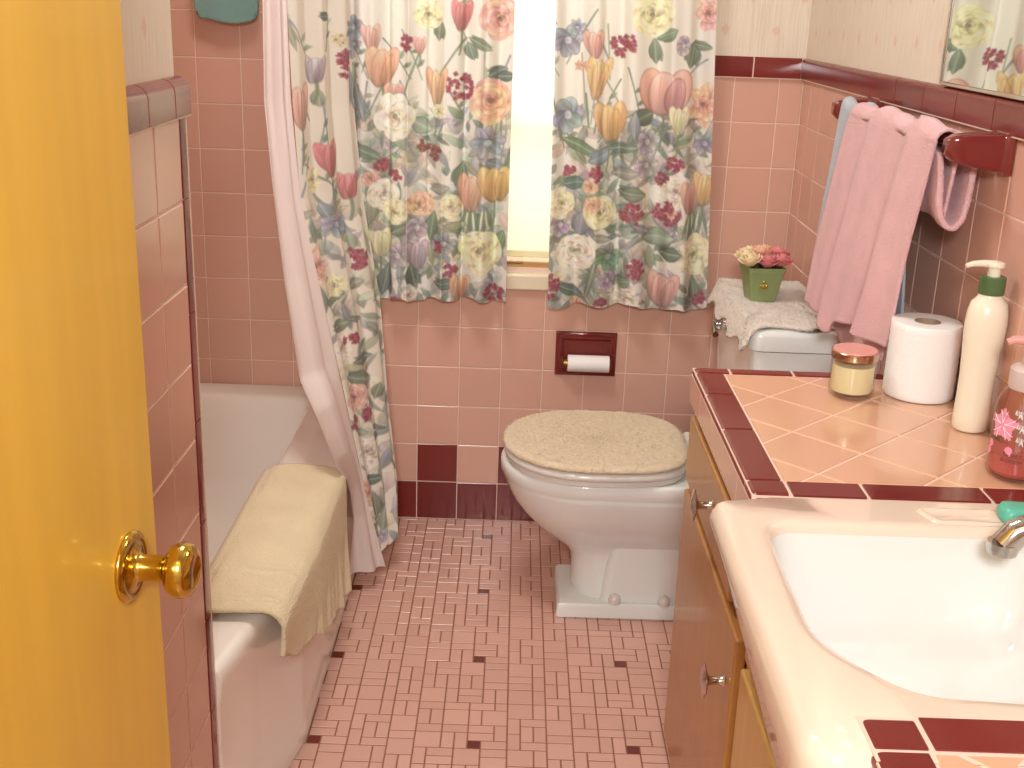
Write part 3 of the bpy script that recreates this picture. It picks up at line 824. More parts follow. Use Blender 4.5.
# ------------------------------------------------------------------ bathtub
def tub():
    t = thing('bathtub', (-.5, -.68, 0), 'cream enamel bathtub behind the floral shower curtain', 'bathtub')
    ye = YE + .004
    out = [(-.122, -.003, .004), (-.122, -1.02, .14), (-.158, -1.22, .12), (-.184, ye, .01), (XL + .003, ye, .004), (XL + .003, -.003, .004)]
    inn = [(-.262, -.085, .07), (-.262, -.80, .1), (-.275, -1.10, .1), (-.30, -1.29, .08), (XL + .075, -1.29, .10), (XL + .075, -.085, .10)]
    O = round_poly(out); I = round_poly(inn); c = (-.55, -.68)
    def off(r, d): return [(x + (-d if x > -.25 else 0), y) for x, y in r]
    rings = [at(O, 0.0015), at(O, .03), at(off(O, .006), .045), at(off(O, .006), .30), at(off(O, .001), .335), at(O, .350), at(off(O, .003), .362), at(off(O, .010), .369), at(off(O, .02), .371),
             at(inset(I, -.012, c), .370), at(I, .366), at(inset(I, .008, c), .357), at(inset(I, .02, c), .30), at(inset(I, .05, c), .17), at(inset(I, .08, c), .11), at(inset(I, .13, c), .09), at(inset(I, .25, c), .085)]
    MB().loft(rings, 0, cap0=False).build('tub_shell', M['enamel'], t, smooth=60)
    MB().lathe([(.03, .0), (.03, .003), (.022, .004), (.012, .002)], (-.55, -.25, .086)).build('drain', M['chrome'], t)
tub()

# cream towel laid over the tub rim
def rim_towel():
    Y0, Y1 = -.60, -1.235
    prof = np.array([(-.318, .215), (-.312, .28), (-.300, .335), (-.290, .364), (-.276, .381), (-.25, .3865), (-.2, .388), (-.15, .387), (-.136, .384), (-.121, .376), (-.111, .362), (-.109, .34), (-.108, .30), (-.107, .24), (-.106, .18), (-.105, .08)])
    L = np.concatenate([[0], np.cumsum(np.hypot(*np.diff(prof, axis=0).T))]); L /= L[-1]
    def fn(U, V):
        y = Y0 + (Y1 - Y0) * V
        end = 1 - (.06 + .29 * np.clip((V - .1) / .9, 0, 1) ** 1.3) + .012 * np.sin(V * 17)
        y = y + .045 * np.clip(.45 - U, 0, 1) * (1 - V) * -1.6 - .02 * np.clip(U - .6, 0, 1) * (1 - V) * 4
        u = U * end
        X = np.interp(u, L, prof[:, 0]); Z = np.interp(u, L, prof[:, 1])
        hang = np.clip((u - .72) / .28, 0, 1)
        X = X - .019 * np.clip((V - .55) / .45, 0, 1) * np.clip((u - .45) / .25, 0, 1) + hang * (.009 * np.sin(V * 38 + .6) + .006 * np.sin(V * 83)) + .003
        Z = Z + (1 - hang) * (u > .3) * (.0022 * np.sin(u * 23 + V * 9) + .0016 * np.sin(V * 31 - u * 12) + .002)
        ridge = np.exp(-((V - .76 - .02 * np.sin(u * 4)) / .008) ** 2) * .004 + np.exp(-((V - .955) / .006) ** 2) * .003 + np.exp(-((V - .93) / .006) ** 2) * .003
        Z = Z + ridge * (1 - hang); X = X + ridge * hang
        return X, y, Z
    o = grid_sheet('bath_towel', fn, 110, 130, M['terry_cream'], solid=.007)
    tag(o, 'cream towel draped over the rim of the bathtub', 'towel')
rim_towel()

# ------------------------------------------------------------------ shower curtain, its liner and rod
def extend(c, dz=.62, k=(.02, .0)):
    a = c[0]; return [(a[0] * .6 + -.20 * .4, a[1], a[2] + dz)] + [tuple(p) for p in c]
def hang(name, Lc, Rc, folds, amp, nu, nv, m, zb, colors=None, ph=0.0, bow=0.0, hemw=1.0):
    Lc, Rc = extend(Lc), extend(Rc)
    def fn(U, V):
        zt = 1.90; z = zt + V * (zb - zt)
        zl = np.array([p[2] for p in Lc])[::-1]; zr = np.array([p[2] for p in Rc])[::-1]
        lx = np.interp(z, zl, np.array([p[0] for p in Lc])[::-1]); ly = np.interp(z, zl, np.array([p[1] for p in Lc])[::-1])
        rx = np.interp(z, zr, np.array([p[0] for p in Rc])[::-1]); ry = np.interp(z, zr, np.array([p[1] for p in Rc])[::-1])
        dx, dy = rx - lx, ry - ly; L = np.hypot(dx, dy); nx, ny = dy / L, -dx / L
        wv = amp * (.25 + .75 * np.sin(PI * np.clip(U, 0, 1)) ** .6) * np.sin(2 * PI * folds * U + ph + .6 * np.sin(z * 3)) * (1 + .35 * np.sin(7 * U + 2))
        wv = wv + bow * np.sin(PI * U)
        tt = U + .018 * np.sin(4 * PI * folds * U + ph) * np.sin(PI * U)
        zz = z + .010 * hemw * np.sin(2 * PI * folds * U) * (V ** 6)
        return lx + dx * tt + nx * wv, ly + dy * tt + ny * wv, zz
    return grid_sheet(name, fn, nu, nv, m, colors=colors), fn
CS = Canvas(-.01, .17, .05, 1.36, base=(242, 232, 214)).print_all(SH, 0, .16, zmid=.93)
o, _ = hang('shower_curtain', FLOR_L, FLOR_R, 2.6, .008, 220, 640, M['floral'], .078, colors=lambda U, V, X, Y, Z: CS.sample(U * .15, Z), ph=.4)
tag(o, 'long floral shower curtain bunched at the end of the tub, reaching the floor', 'curtain')
o, _ = hang('shower_liner', LINER_L, LINER_R, 1.5, .010, 80, 260, M['liner'], .052, ph=2.6, hemw=0.0)
tag(o, 'plain pale pink shower liner beside the long floral curtain', 'curtain')
MB().tube([(-.2, -.002, 1.93), (-.2, YE + .002, 1.93)], .011).build('shower_rod', M['chrome'])
tag(bpy.data.objects['shower_rod'], 'chrome rod holding the shower curtain', 'rod')

# ------------------------------------------------------------------ window curtains
def wcurtain(name, items, xl0, xl1, xr0, xr1, n, ph, label, seed, hem):
    """left/right edges at z 1.37 and at the hem"""
    cv = Canvas(min(xl0, xl1) - .02, max(xr0, xr1) + .02, .615, 1.395).print_all(items, min(xl0, xl1), max(xr0, xr1))
    zt = 1.86
    def fn(U, V):
        hz = hem + .006 * np.sin(2 * PI * n * U + ph + .7) + .004 * np.sin(9 * U + seed)
        z = zt + (hz - zt) * V
        k = np.clip((1.37 - z) / .74, 0, 1.1)
        xl = xl0 + (xl1 - xl0) * k; xr = xr0 + (xr1 - xr0) * k
        w_ = np.sin(2 * PI * n * (U + .03 * np.sin(5 * U + seed)) + ph + .5 * np.sin(2.5 * z + seed))
        x = xl + (xr - xl) * (U + .010 * np.sin(4 * PI * n * U + ph) * np.sin(PI * U))
        y = -.054 - (.016 + .009 * k) * w_ - .005 * np.sin(2 * PI * n * 2.3 * U + 1.3) - .006 * k
        return x, y, z
    o = grid_sheet(name, fn, 270, 560, M['floral'], colors=lambda U, V, X, Y, Z: cv.sample(X, Z))
    return tag(o, label, 'curtain', 'floral window curtains')
wcurtain('window_curtain', LP, -.215, -.215, .225, .226, 5.0, 1.0, 'floral window curtain left of the bright gap', 1, .634)
wcurtain('window_curtain', RP, .321, .332, .698, .738, 3.6, 2.0, 'floral window curtain right of the bright gap', 4, .632)
MB().tube([(-.25, -.045, 1.87), (.76, -.045, 1.87)], .008).build('curtain_rod', M['sill'])
tag(bpy.data.objects['curtain_rod'], 'rod carrying the two window curtains', 'rod')

# teal cloth hanging in the tub recess
def teal():
    pts = round_poly([(-.530, 1.293, .016), (-.381, 1.293, .012), (-.379, 1.60, .004), (-.532, 1.60, .004)], 6, 14)
    def fn(U, V):
        z = 1.60 + (1.291 - 1.60) * V
        e = np.clip((V - .93) / .07, 0, 1) ** 2 * .010 * (np.abs(U - .5) * 2) ** 8
        hw = .075 - e
        return -.455 + (U * 2 - 1) * hw, -.055 + .005 * np.sin(U * 8 + 1) * V, z + .004 * np.sin(U * 7 + .5) * V + (np.abs(U - .5) * 2) ** 10 * .010 * V
    o = grid_sheet('washcloth', fn, 50, 60, M['terry_teal'], solid=.006)
    tag(o, 'teal washcloth hanging on the tub recess wall', 'washcloth')
    b = thing('washcloth_bar', (-.455, -.05, 1.6), 'chrome bar on the tub recess wall', 'towel bar')
    MB().tube([(-.60, -.052, 1.602), (-.31, -.052, 1.602)], .007).build('bar', M['chrome'], b)
    for x in (-.60, -.31): MB().lathe([(.018, 0), (.018, -.006), (.008, -.01), (.008, -.058)], (x, -.0015, 1.602), 'y', 20).build('post', M['chrome'], b)
teal()

# ------------------------------------------------------------------ toilet
def toilet():
    TY = -.42
    t = thing('toilet', (.6, TY, 0), 'grey-white toilet with a plush cream lid cover under the window', 'toilet')
    def ring(xf, xb, hw, z, xm=None, pf=2.1, pb=5.0, n=48):
        xm = xm if xm is not None else xf + hw * 1.05
        r = []
        for i in range(n):
            a = 2 * PI * i / n; c, s_ = math.cos(a), math.sin(a); p = pf if c < 0 else pb
            rr = (abs(c) ** p + abs(s_) ** p) ** (-1 / p)
            x = xm + (xm - xf) * rr * c if c < 0 else xm + (xb - xm) * rr * c
            r.append((x, TY + hw * rr * s_, z))
        return r
    # foot
    fo = round_poly([(.369, TY - .103, .006), (.369, TY + .103, .006), (.80, TY + .10, .01), (.80, TY - .10, .01)])
    mb = MB(); c = (.58, TY)
    mb.loft([at(fo, .0015), at(inset(fo, .002, c), .024), at(inset(fo, .004, c), .031), at(inset(fo, .009, c), .035)])
    mb.build('foot', M['china'], t)
    mb = MB()
    R = [(.408, .80, .070, .034), (.404, .80, .067, .06), (.404, .80, .064, .10), (.398, .80, .064, .135), (.378, .80, .070, .158), (.345, .79, .090, .185), (.312, .78, .113, .215), (.283, .77, .136, .25),
         (.260, .76, .156, .285), (.246, .75, .169, .315), (.239, .75, .176, .336), (.237, .75, .178, .343), (.2355, .75, .1765, .346), (.234, .75, .1775, .350), (.2305, .75, .181, .356), (.2295, .75, .1825, .368), (.2295, .75, .1825, .378), (.233, .75, .180, .384), (.24, .75, .175, .386)]
    mb.loft([ring(a, b, h, z if z < .14 else z - .0195 * min(1, (z - .14) / .2), xm=max(a + h * 1.12, .43) if z > .2 else None) for a, b, h, z in R], cap1=False)
    mb.loft([ring(.24, .75, .175, .3665, .43), ring(.275, .56, .13, .3665, .42), ring(.285, .55, .12, .355, .42), ring(.31, .52, .10, .28, .42), ring(.36, .48, .06, .22, .42)], cap0=False)
    mb.build('bowl', M['china'], t, smooth=50)
    # broad rear of the pedestal
    mb = MB(); rr = []
    for z, hw, xf in ((.034, .084, .47), (.05, .082, .474), (.12, .080, .482), (.20, .084, .50), (.27, .105, .53), (.33, .13, .55)):
        rr.append(at(round_poly([(xf, TY - hw, .02), (xf, TY + hw, .02), (.80, TY + hw, .02), (.80, TY - hw, .02)]), z))
    mb.loft(rr); mb.build('trapway', M['china'], t, smooth=50)
    for x in (.505, .62):
        MB().lathe([(.014, .0), (.0145, .008), (.012, .017), (.006, .022), (.001, .023)], (x, TY - .088, .0345), n=20).build('bolt_cap', M['seat'], t)
    def lidring(z, d, xb=.655): return [(x, y - .004, z - .0195) for x, y, _ in ring(.236 + d, xb - d, .192 - d, z, .43, 2.15, 3.2)]
    MB().loft([lidring(.3865, .008), lidring(.388, .004), lidring(.396, .003), lidring(.399, .006)]).build('seat', M['seat'], t, smooth=50)
    MB().loft([lidring(.400, .003), lidring(.402, .0), lidring(.409, -.001), lidring(.414, .002), lidring(.417, .012)]).build('lid', M['seat'], t, smooth=50)
    for s_ in (-1, 1): MB().lathe([(.012, -.03), (.012, .03)], (.672, TY + .075 * s_, .383), 'y', 16).build('hinge', M['seat'], t, bevel=.002)
    # tank
    y0, y1 = TY - .232, TY + .215
    mb = MB(); rr = []
    for z, d in ((.375, .03), (.385, .018), (.41, .012), (.66, .004), (.694, .004)):
        rr.append(at(round_poly([(.735 + d, y0 + d, .025), (.735 + d, y1 - d, .025), (.921, y1 - d, .01), (.921, y0 + d, .01)]), z))
    mb.loft(rr); mb.build('tank', M['china'], t, smooth=50)
    mb = MB(); rr = []
    for z, d in ((.696, .002), (.698, -.003), (.728, -.005), (.736, -.002), (.7395, .005), (.741, .014)):
        rr.append(at(round_poly([(.733 + d, y0 + d, .03), (.733 + d, y1 - d, .03), (.922, y1 - d, .02), (.922, y0 + d, .02)]), z))
    mb.loft(rr); mb.build('tank_lid', M['china'], t, smooth=50)
    mb = MB().lathe([(.012, .004), (.015, -.002), (.013, -.012), (.006, -.016)], (.737, -.262, .650), 'x', 18)
    mb.tube([(.724, -.262, .650), (.720, -.285, .647), (.717, -.325, .640)], [.006, .006, .0075], 10)
    mb.build('flush_lever', M['chrome'], t)
toilet()

def plush(name, outline, z0, th, m, label, seed, drape=None, nr=46, tufts=15000):
    """thick plush cover: outline = list of (x, y); top surface with tufts"""
    n = len(outline); cx = sum(p[0] for p in outline) / n; cy = sum(p[1] for p in outline) / n
    rs = np.random.RandomState(seed); rings = []
    def rg(k, z, jit, a_=0):
        jit *= min(1, .25 + k * 1.1)
        return rg_(k, z, jit)
    def rg_(k, z, jit): return [(cx + (x - cx) * k + rs.uniform(-jit, jit), cy + (y - cy) * k + rs.uniform(-jit, jit), (z if drape is None else z + drape(cx + (x - cx) * k, cy + (y - cy) * k)) + rs.uniform(-jit, jit)) for x, y in outline]
    rings.append(rg(.97, z0, .0004)); rings.append(rg(.995, z0 + .002, .0012)); rings.append(rg(1.005, z0 + th * .45, .0018)); rings.append(rg(.99, z0 + th * .8, .0018))
    for i in range(nr): rings.append(rg(.97 * (1 - (i + .5) / nr), z0 + th * (1 + .12 * math.cos(PI / 2 * i / nr)), .0016))
    o = MB().loft(rings).build(name, m, smooth=180)
    mb = MB(); R = random.Random(seed + 50)                  # the pile: short leaning tufts
    for q in range(tufts):
        i = R.randrange(n); k = math.sqrt(R.random()) * 1.0
        x, y = cx + (outline[i][0] - cx) * k, cy + (outline[i][1] - cy) * k
        z = z0 + th * (1.02 if k < .95 else R.uniform(.3, 1.0)) + (0 if drape is None else drape(x, y))
        a_ = R.uniform(0, 6.28); ln = R.uniform(.006, .010); sl = R.uniform(.3, .9); ex = 1.0 if k > .93 else 0.0
        ox, oy = (x - cx), (y - cy); ol = math.hypot(ox, oy) + 1e-6
        tip = Vector((math.cos(a_) * ln * sl * .8 + ex * ox / ol * .003, math.sin(a_) * ln * sl * .8 + ex * oy / ol * .003, ln * (.55 - .25 * ex)))
        sd = Vector((-math.sin(a_ + 1), math.cos(a_ + 1), 0)) * .0011; p = Vector((x, y, z - .002))
        mb.add([p - sd, p + sd, p + tip * .7 + sd * .8, p + tip, p + tip * .7 - sd * .8], [(0, 1, 2, 3, 4)])
    pl = mb.build('pile', m, None, fix=False, smooth=0); pl.parent = o
    tag(o, label, 'cover')
    return o
def fine(pts, k):
    out = []
    for i in range(len(pts)):
        a, b = Vector(pts[i]), Vector(pts[(i + 1) % len(pts)])
        out += [tuple(a.lerp(b, j / k)) for j in range(k)]
    return out
def _lid_outline():
    r = []
    for i in range(150):
        a = 2 * PI * i / 150; c, s_ = math.cos(a), math.sin(a); p = 2.15 if c < 0 else 3.2
        rr = (abs(c) ** p + abs(s_) ** p) ** (-1 / p)
        r.append((.43 + (.43 - .234) * rr * c if c < 0 else .43 + .222 * rr * c, -.424 + .192 * rr * s_))
    return r
plush('toilet_lid_cover', _lid_outline(), .399, .013, M['fur'], 'round plush cream cover on the closed toilet lid', 3)
def tank_drape(x, y):
    d = 0
    if x < .731: d -= (.731 - x) * 2.6
    if y < -.648: d -= (-.648 - y) * 1.5
    if y > -.225: d -= (y + .225) * 1.2
    return d - .0015 * math.sin(x * 60 + y * 35)
to = fine(round_poly([(.712, -.650, .02), (.712, -.19, .03), (.925, -.195, .03), (.925, -.640, .02)], 6, 8), 2)
to = [(x + .004 * math.sin(y * 40), y + .006 * math.sin(x * 50)) for x, y in to]
plush('tank_cover', to, .7425, .008, M['fur_grey'], 'beige plush cover draped over the toilet tank lid', 5, tank_drape, 40, 9000)

# ------------------------------------------------------------------ silk roses in a green pot, on the tank
def roses():
    X, Y, Z = .789, -.42, .752
    t = thing('rose_pot', (X, Y, Z), 'small square green pot of artificial roses on the toilet tank', 'flower pot')
    mb = MB(); r0, r1, h = .0275, .0405, .076; a = math.radians(6)
    def sqr(r, z): return [(X + r * (cx * math.cos(a) - cy * math.sin(a)), Y + r * (cx * math.sin(a) + cy * math.cos(a)), Z + z) for cx, cy in round_poly([(-1, -1, .12), (1, -1, .12), (1, 1, .12), (-1, 1, .12)], 3, 3)]
    mb.loft([sqr(r0, 0), sqr(r1 - .002, h - .012), sqr(r1, h - .011), sqr(r1 + .0005, h), sqr(r1 - .004, h), sqr(r1 - .006, h - .012)])
    mb.build('pot', M['pot'], t)
    mb = MB(); fy = Y - .0345
    for dx, dz, r in ((0, .045, .0045), (-.006, .036, .004), (.006, .036, .004), (0, .035, .005)):
        mb.lathe([(r, .0), (r * .8, -.002), (.0005, -.003)], (X + dx, fy + .0015 - (dz - .036) * .2, Z + dz), 'y', 12)
    mb.tube([(X - .010, fy + .001, Z + .029), (X, fy, Z + .031), (X + .010, fy + .001, Z + .029)], .0013, 6)
    mb.build('emblem', M['gold'], t)
    R = random.Random(4)
    mb = MB()
    for k in range(34):
        an = R.uniform(0, 6.28); r = R.uniform(.01, .046); x, y = X + r * math.cos(an), Y + r * math.sin(an); z = Z + h - .004 + R.uniform(0, .012)
        tip = Vector((math.cos(an) * .02, math.sin(an) * .02, R.uniform(.002, .018))); sd = Vector((-math.sin(an), math.cos(an), 0)) * .006
        p = Vector((x, y, z)); mb.add([p, p + tip * .5 + sd, p + tip, p + tip * .5 - sd], [(0, 1, 2, 3)])
    o = mb.build('leaves', M['leaf'], t, fix=False)
    cols = ['rose_cream', 'rose_pink', 'rose_pink', 'rose_cream', 'rose_peach', 'rose_pink', 'rose_cream', 'rose_peach', 'rose_pink']
    pos = [(-.034, -.026, .022), (.004, -.032, .022), (.036, -.024, .024), (-.038, .008, .026), (-.004, .002, .034), (.032, .008, .032), (-.026, .034, .028), (.008, .034, .032), (.038, .034, .028)]
    for (dx, dy, dz), cn in zip(pos, cols):
        mb = MB(); c = Vector((X + dx * .95, Y + dy * .95, Z + h + dz - .008)); lean = Vector((dx * 6, dy * 6, 1)).normalized()
        e1 = lean.cross(Vector((0, 1, 0))).normalized(); e2 = lean.cross(e1)
        for layer, (n, rad, hh, op) in enumerate(((5, .023, .018, .85), (5, .018, .021, .5), (4, .0115, .021, .25), (3, .006, .022, .05))):
            for q in range(n):
                a0 = 2 * PI * (q + .5 * layer) / n + R.uniform(-.1, .1); w = PI / n * 1.35; vs = []; nu_, nv_ = 6, 6
                for iv in range(nv_):
                    v = iv / (nv_ - 1)
                    for iu in range(nu_):
                        u = iu / (nu_ - 1) * 2 - 1
                        rr = rad * (.25 + .75 * math.sin(v * PI / 2)) + op * .006 * v ** 3
                        zz = -hh * .75 + hh * 1.5 * v * (1 - .18 * u * u) - op * .007 * v ** 4
                        an = a0 + w * u * (1 - .15 * v)
                        vs.append(c + e1 * (rr * math.cos(an)) + e2 * (rr * math.sin(an)) + lean * zz)
                mb.add(vs, [(j * nu_ + i, j * nu_ + i + 1, (j + 1) * nu_ + i + 1, (j + 1) * nu_ + i) for j in range(nv_ - 1) for i in range(nu_ - 1)])
        mb.build('rose', M[cn], t, fix=False, solid=.0006, smooth=180)
roses()

# ------------------------------------------------------------------ recessed paper holder with a nearly used roll
def holder():
    x0, x1, z0, z1 = .3605, .5205, .428, .547
    t = thing('paper_holder', ((x0 + x1) / 2, 0, z0), 'maroon ceramic paper holder set in the back wall', 'toilet paper holder')
    mb = MB(); ri = [(x0 + .016, z0 + .016), (x1 - .016, z0 + .016), (x1 - .016, z1 - .018), (x0 + .016, z1 - .018)]
    ro = [(x0, z0), (x1, z0), (x1, z1), (x0, z1)]
    def rg(r, y, d=0):
        cx, cz = (x0 + x1) / 2, (z0 + z1) / 2
        return [(x + (d if x < cx else -d), y, z + (d if z < cz else -d)) for x, z in r]
    mb.loft([rg(ro, -.0005), rg(ro, -.006, .0015), rg(ro, -.0085, .005), rg(ri, -.0085, -.002), rg(ri, -.0065, .001), rg(ri, -.0018, .006)], cap0=False)
    mb.build('recess', M['maroon_c'], t, smooth=40)
    for sx, x in ((1, x0 + .014), (-1, x1 - .014)):
        q = MB().box(min(x, x + sx * .007), max(x, x + sx * .007), -.036, -.006, z0 + .024, z0 + .058).build('bracket', M['maroon_c'], t, bevel=.003)
    q = MB().lathe([(.008, 0), (.0082, .118)], (x0 + .021, -.026, z0 + .040), 'x', 16).build('roller', M['gold'], t, bevel=.001); q['label'] = 'brass coloured spindle'
    r = MB(); r.lathe([(.0088, .0), (.0215, .0), (.022, .002), (.022, .106), (.0215, .108), (.0088, .108)], (x0 + .032, -.026, z0 + .040), 'x', 36, cap0=False, cap1=False)
    r.v = r.v; o = r.build('toilet_paper_roll', M['paper'])
    tag(o, 'nearly used up white toilet paper roll in the maroon wall holder', 'toilet paper')
holder()
# ------------------------------------------------------------------ vanity
CX0 = .541; CZ = .795; CYB, CYF = -1.098, -1.630; NY = -2.090
def counter(name, y0, y1, label, near):
    """tiled worktop between y0 (near) and y1 (far)"""
    t = thing(name, ((CX0 + XR) / 2, (y0 + y1) / 2, .74), label, 'countertop', 'tiled countertops beside the sink')
    xw = XR - .003
    ys = -2.153 if near else y1 - .0022
    sl = MB().box(CX0 + .0025, xw, y0 + .0022, ys, .737, CZ - .0013)
    if near: sl.box(CX0 + .0025, xw, ys, y1 - .0022, CZ - .0008, CZ - .0002)
    sl.build('slab', M['grout'], t)
    mb = MB(); polys = []; W1 = .050; bw = .034
    xa = CX0 + W1
    if near: ya, yb = y0, y1 - .050
    else: ya, yb = y0 + .048, y1 - bw
    cx, cy, h = .642, -1.240, .0775
    for i in range(-14, 14):
        for j in range(-14, 20):
            if (i + j) % 2: continue
            x, y = cx + h * i, cy - h * j - h
            q = clip([(x - h, y), (x, y - h), (x + h, y), (x, y + h)], xa, xw, ya, yb)
            if q: polys.append((q, 0))
    tiles(mb, (0, 0, CZ), (1, 0, 0), (0, 1, 0), (0, 0, 1), polys, gap=.0030, depth=.0016)
    mb.build('field_tiles', M['pink_counter'], t, fix=False, smooth=0)
    mb = MB()
    def cap(xa_, xb_, ya_, yb_, edges):
        """cap tile with its outward edges rounded over: edges = subset of 'xyY'"""
        g = .0013; xa_ += g; xb_ -= g; ya_ += g; yb_ -= g; rad = .009
        prof = [(0, -.0095), (0, -rad)] + [(rad * (1 - math.cos(a)), -rad + rad * math.sin(a)) for a in (.4, .8, 1.2, PI / 2)]
        rings = []
        for d, dz in prof:
            dx0 = d if 'x' in edges else min(d, .0014) ; dy0 = d if 'y' in edges else min(d, .0014); dy1 = d if 'Y' in edges else min(d, .0014)
            X0, X1, Y0, Y1 = xa_ + dx0, xb_ - min(d, .0014), ya_ + dy0, yb_ - dy1
            rc = .008
            rings.append(at(round_poly([(X0, Y0, rc if 'x' in edges and 'y' in edges else .001), (X1, Y0, .001), (X1, Y1, .001), (X0, Y1, rc if 'x' in edges and 'Y' in edges else .001)], 4, 1), CZ + .0012 + dz))
        rings.append([(x + (.5 * (xa_ + xb_) - x) * .06, y + (.5 * (ya_ + yb_) - y) * .06, z + .00002) for x, y, z in rings[-1]])
        mb.loft(rings)
    if near:
        cuts = [y0, -2.46, -2.305, -2.15]; cuts[-1] = yb
        for a, b in zip(cuts[:-1], cuts[1:]): cap(CX0, xa, a, b, 'x')
        xs = [CX0, xa + .002, .742, .892, xw]
        for k, (a, b) in enumerate(zip(xs[:-1], xs[1:])): cap(a, b, yb, y1, 'xY' if k == 0 else '')
    else:
        cuts = [ya, -1.395, -1.240, yb]
        for a, b in zip(cuts[:-1], cuts[1:]): cap(CX0, xa, a, b, 'x')
        xs = [CX0, .592, .687, .839, xw]
        for k, (a, b) in enumerate(zip(xs[:-1], xs[1:])): cap(a, b, y0, ya, 'xy' if k == 0 else 'y' if 0 else '')
        xs = [CX0, .602, .705, .857, xw]
        for k, (a, b) in enumerate(zip(xs[:-1], xs[1:])): cap(a, b, yb, y1, 'xY' if k == 0 else 'Y')
    mb.build('cap_tiles', M['maroon'], t, smooth=40)
    mb = MB(); k = 0; pl = []
    yy = (-2.155 if near else y1 - .002)
    while yy > y0 + .005:
        yn = max(yy - .1095, y0 + .002); pl.append((sq(yn, yy, .739, CZ - .0085), 0)); yy = yn
    tiles(mb, (CX0 + .0012, 0, 0), (0, 1, 0), (0, 0, 1), (-1, 0, 0), pl)
    if not near: tiles(mb, (0, y1 - .001, 0), (1, 0, 0), (0, 0, 1), (0, 1, 0), [(sq(x, min(x + .1095, xw),   .739, CZ - .0085), 0) for x in (CX0 + .003, CX0 + .1125, CX0 + .222, CX0 + .3315)])
    mb.build('edge_tiles', M['pink'], t, fix=False, smooth=0)
counter('tiled_countertop', CYF + .002, CYB, 'tiled countertop with candle and bottles, on the toilet side of the sink', False)
counter('tiled_countertop', YF + .01, NY, 'bare tiled countertop corner nearest the viewer, below the sink', True)

def vanity():
    t = thing('vanity_cabinet', (.75, -1.9, 0), 'honey brown wooden vanity cabinet under the sink and counters', 'cabinet')
    x0, x1, ya, yb = .563, XR - .004, YF + .012, -1.112
    mb = MB()
    mb.box(x0 + .0, x1, yb - .018, yb, .0015, .735)
    mb.box(x0, x1, ya, ya + .018, .0015, .735)
    mb.box(x0 + .02, x1, ya + .018, yb - .018, .10, .118)
    mb.box(x0 + .05, x0 + .068, ya + .018, yb - .018, .0015, .10)
    mb.build('carcass', M['cab_wood'], t)
    mb = MB()
    for a, b, c, d in ((yb - .04, yb, .10, .735), (-1.665, -1.612, .10, .735 - .04), (-2.19, -2.15, .10, .69), (ya, ya + .04, .10, .735), (ya, yb, .10, .135), (-1.62, yb, .583, .602), (-1.56, yb, .70, .735), (-2.2, -1.62, .575, .60)):
        mb.box(x0 - .0005, x0 + .018, a, b, c, d)
    q = mb.build('face_frame', M['edge_wood'], t, bevel=.001); q['label'] = 'amber face frame'
    def knob(parent, y, z):
        mb = MB(); xf = .546
        mb.lathe([(.009, .0), (.0065, -.003), (.0055, -.010), (.006, -.020), (.008, -.024)], (xf, y, z), 'x', 20)
        rings = []
        for rr, h in ((.008, -.023), (.023, -.0275), (.0235, -.029), (.012, -.031), (.004, -.033)):
            rings.append([(xf + h, y + rr * (1 - .22 * (math.cos(4 * a) < 0) * abs(math.cos(4 * a)) * (rr > .02)) * math.cos(a), z + rr * (1 - .22 * (math.cos(4 * a) < 0) * abs(math.cos(4 * a)) * (rr > .02)) * math.sin(a)) for a in [2 * PI * i / 48 for i in range(48)]])
        mb.loft(rings)
        o = mb.build('knob', M['chrome'], None, smooth=40); o.parent = parent; o.location = -(Vector(parent.location) + Vector(t.location)); o['label'] = 'chrome knob'
    def front(name, y0, y1, z0, z1, m, kn=None, lab=None):
        q = MB().box(.545, x0 - .0012, y0, y1, z0, z1).build(name, m, t, bevel=.004, seg=3)
        if lab: q['label'] = lab
        if kn: knob(q, *kn)
    front('drawer', -1.545, -1.1125, .603, .716, M['cab_wood'], (-1.375, .669))
    front('door', -1.612, -1.1125, .105, .585, M['cab_wood'], (-1.572, .500))
    front('false_front', -2.20, -1.668, .592, .683, M['cab_wood'])
    front('door', -2.155, -1.655, .105, .572, M['cab_lit'], (-2.11, .45), 'maple door under the sink, coloured lighter as if lit')
    front('door', -2.625, -2.175, .105, .585, M['cab_wood'], (-2.22, .50))
    front('drawer', -2.625, -2.225, .603, .728, M['cab_wood'], (-2.42, .669))
vanity()

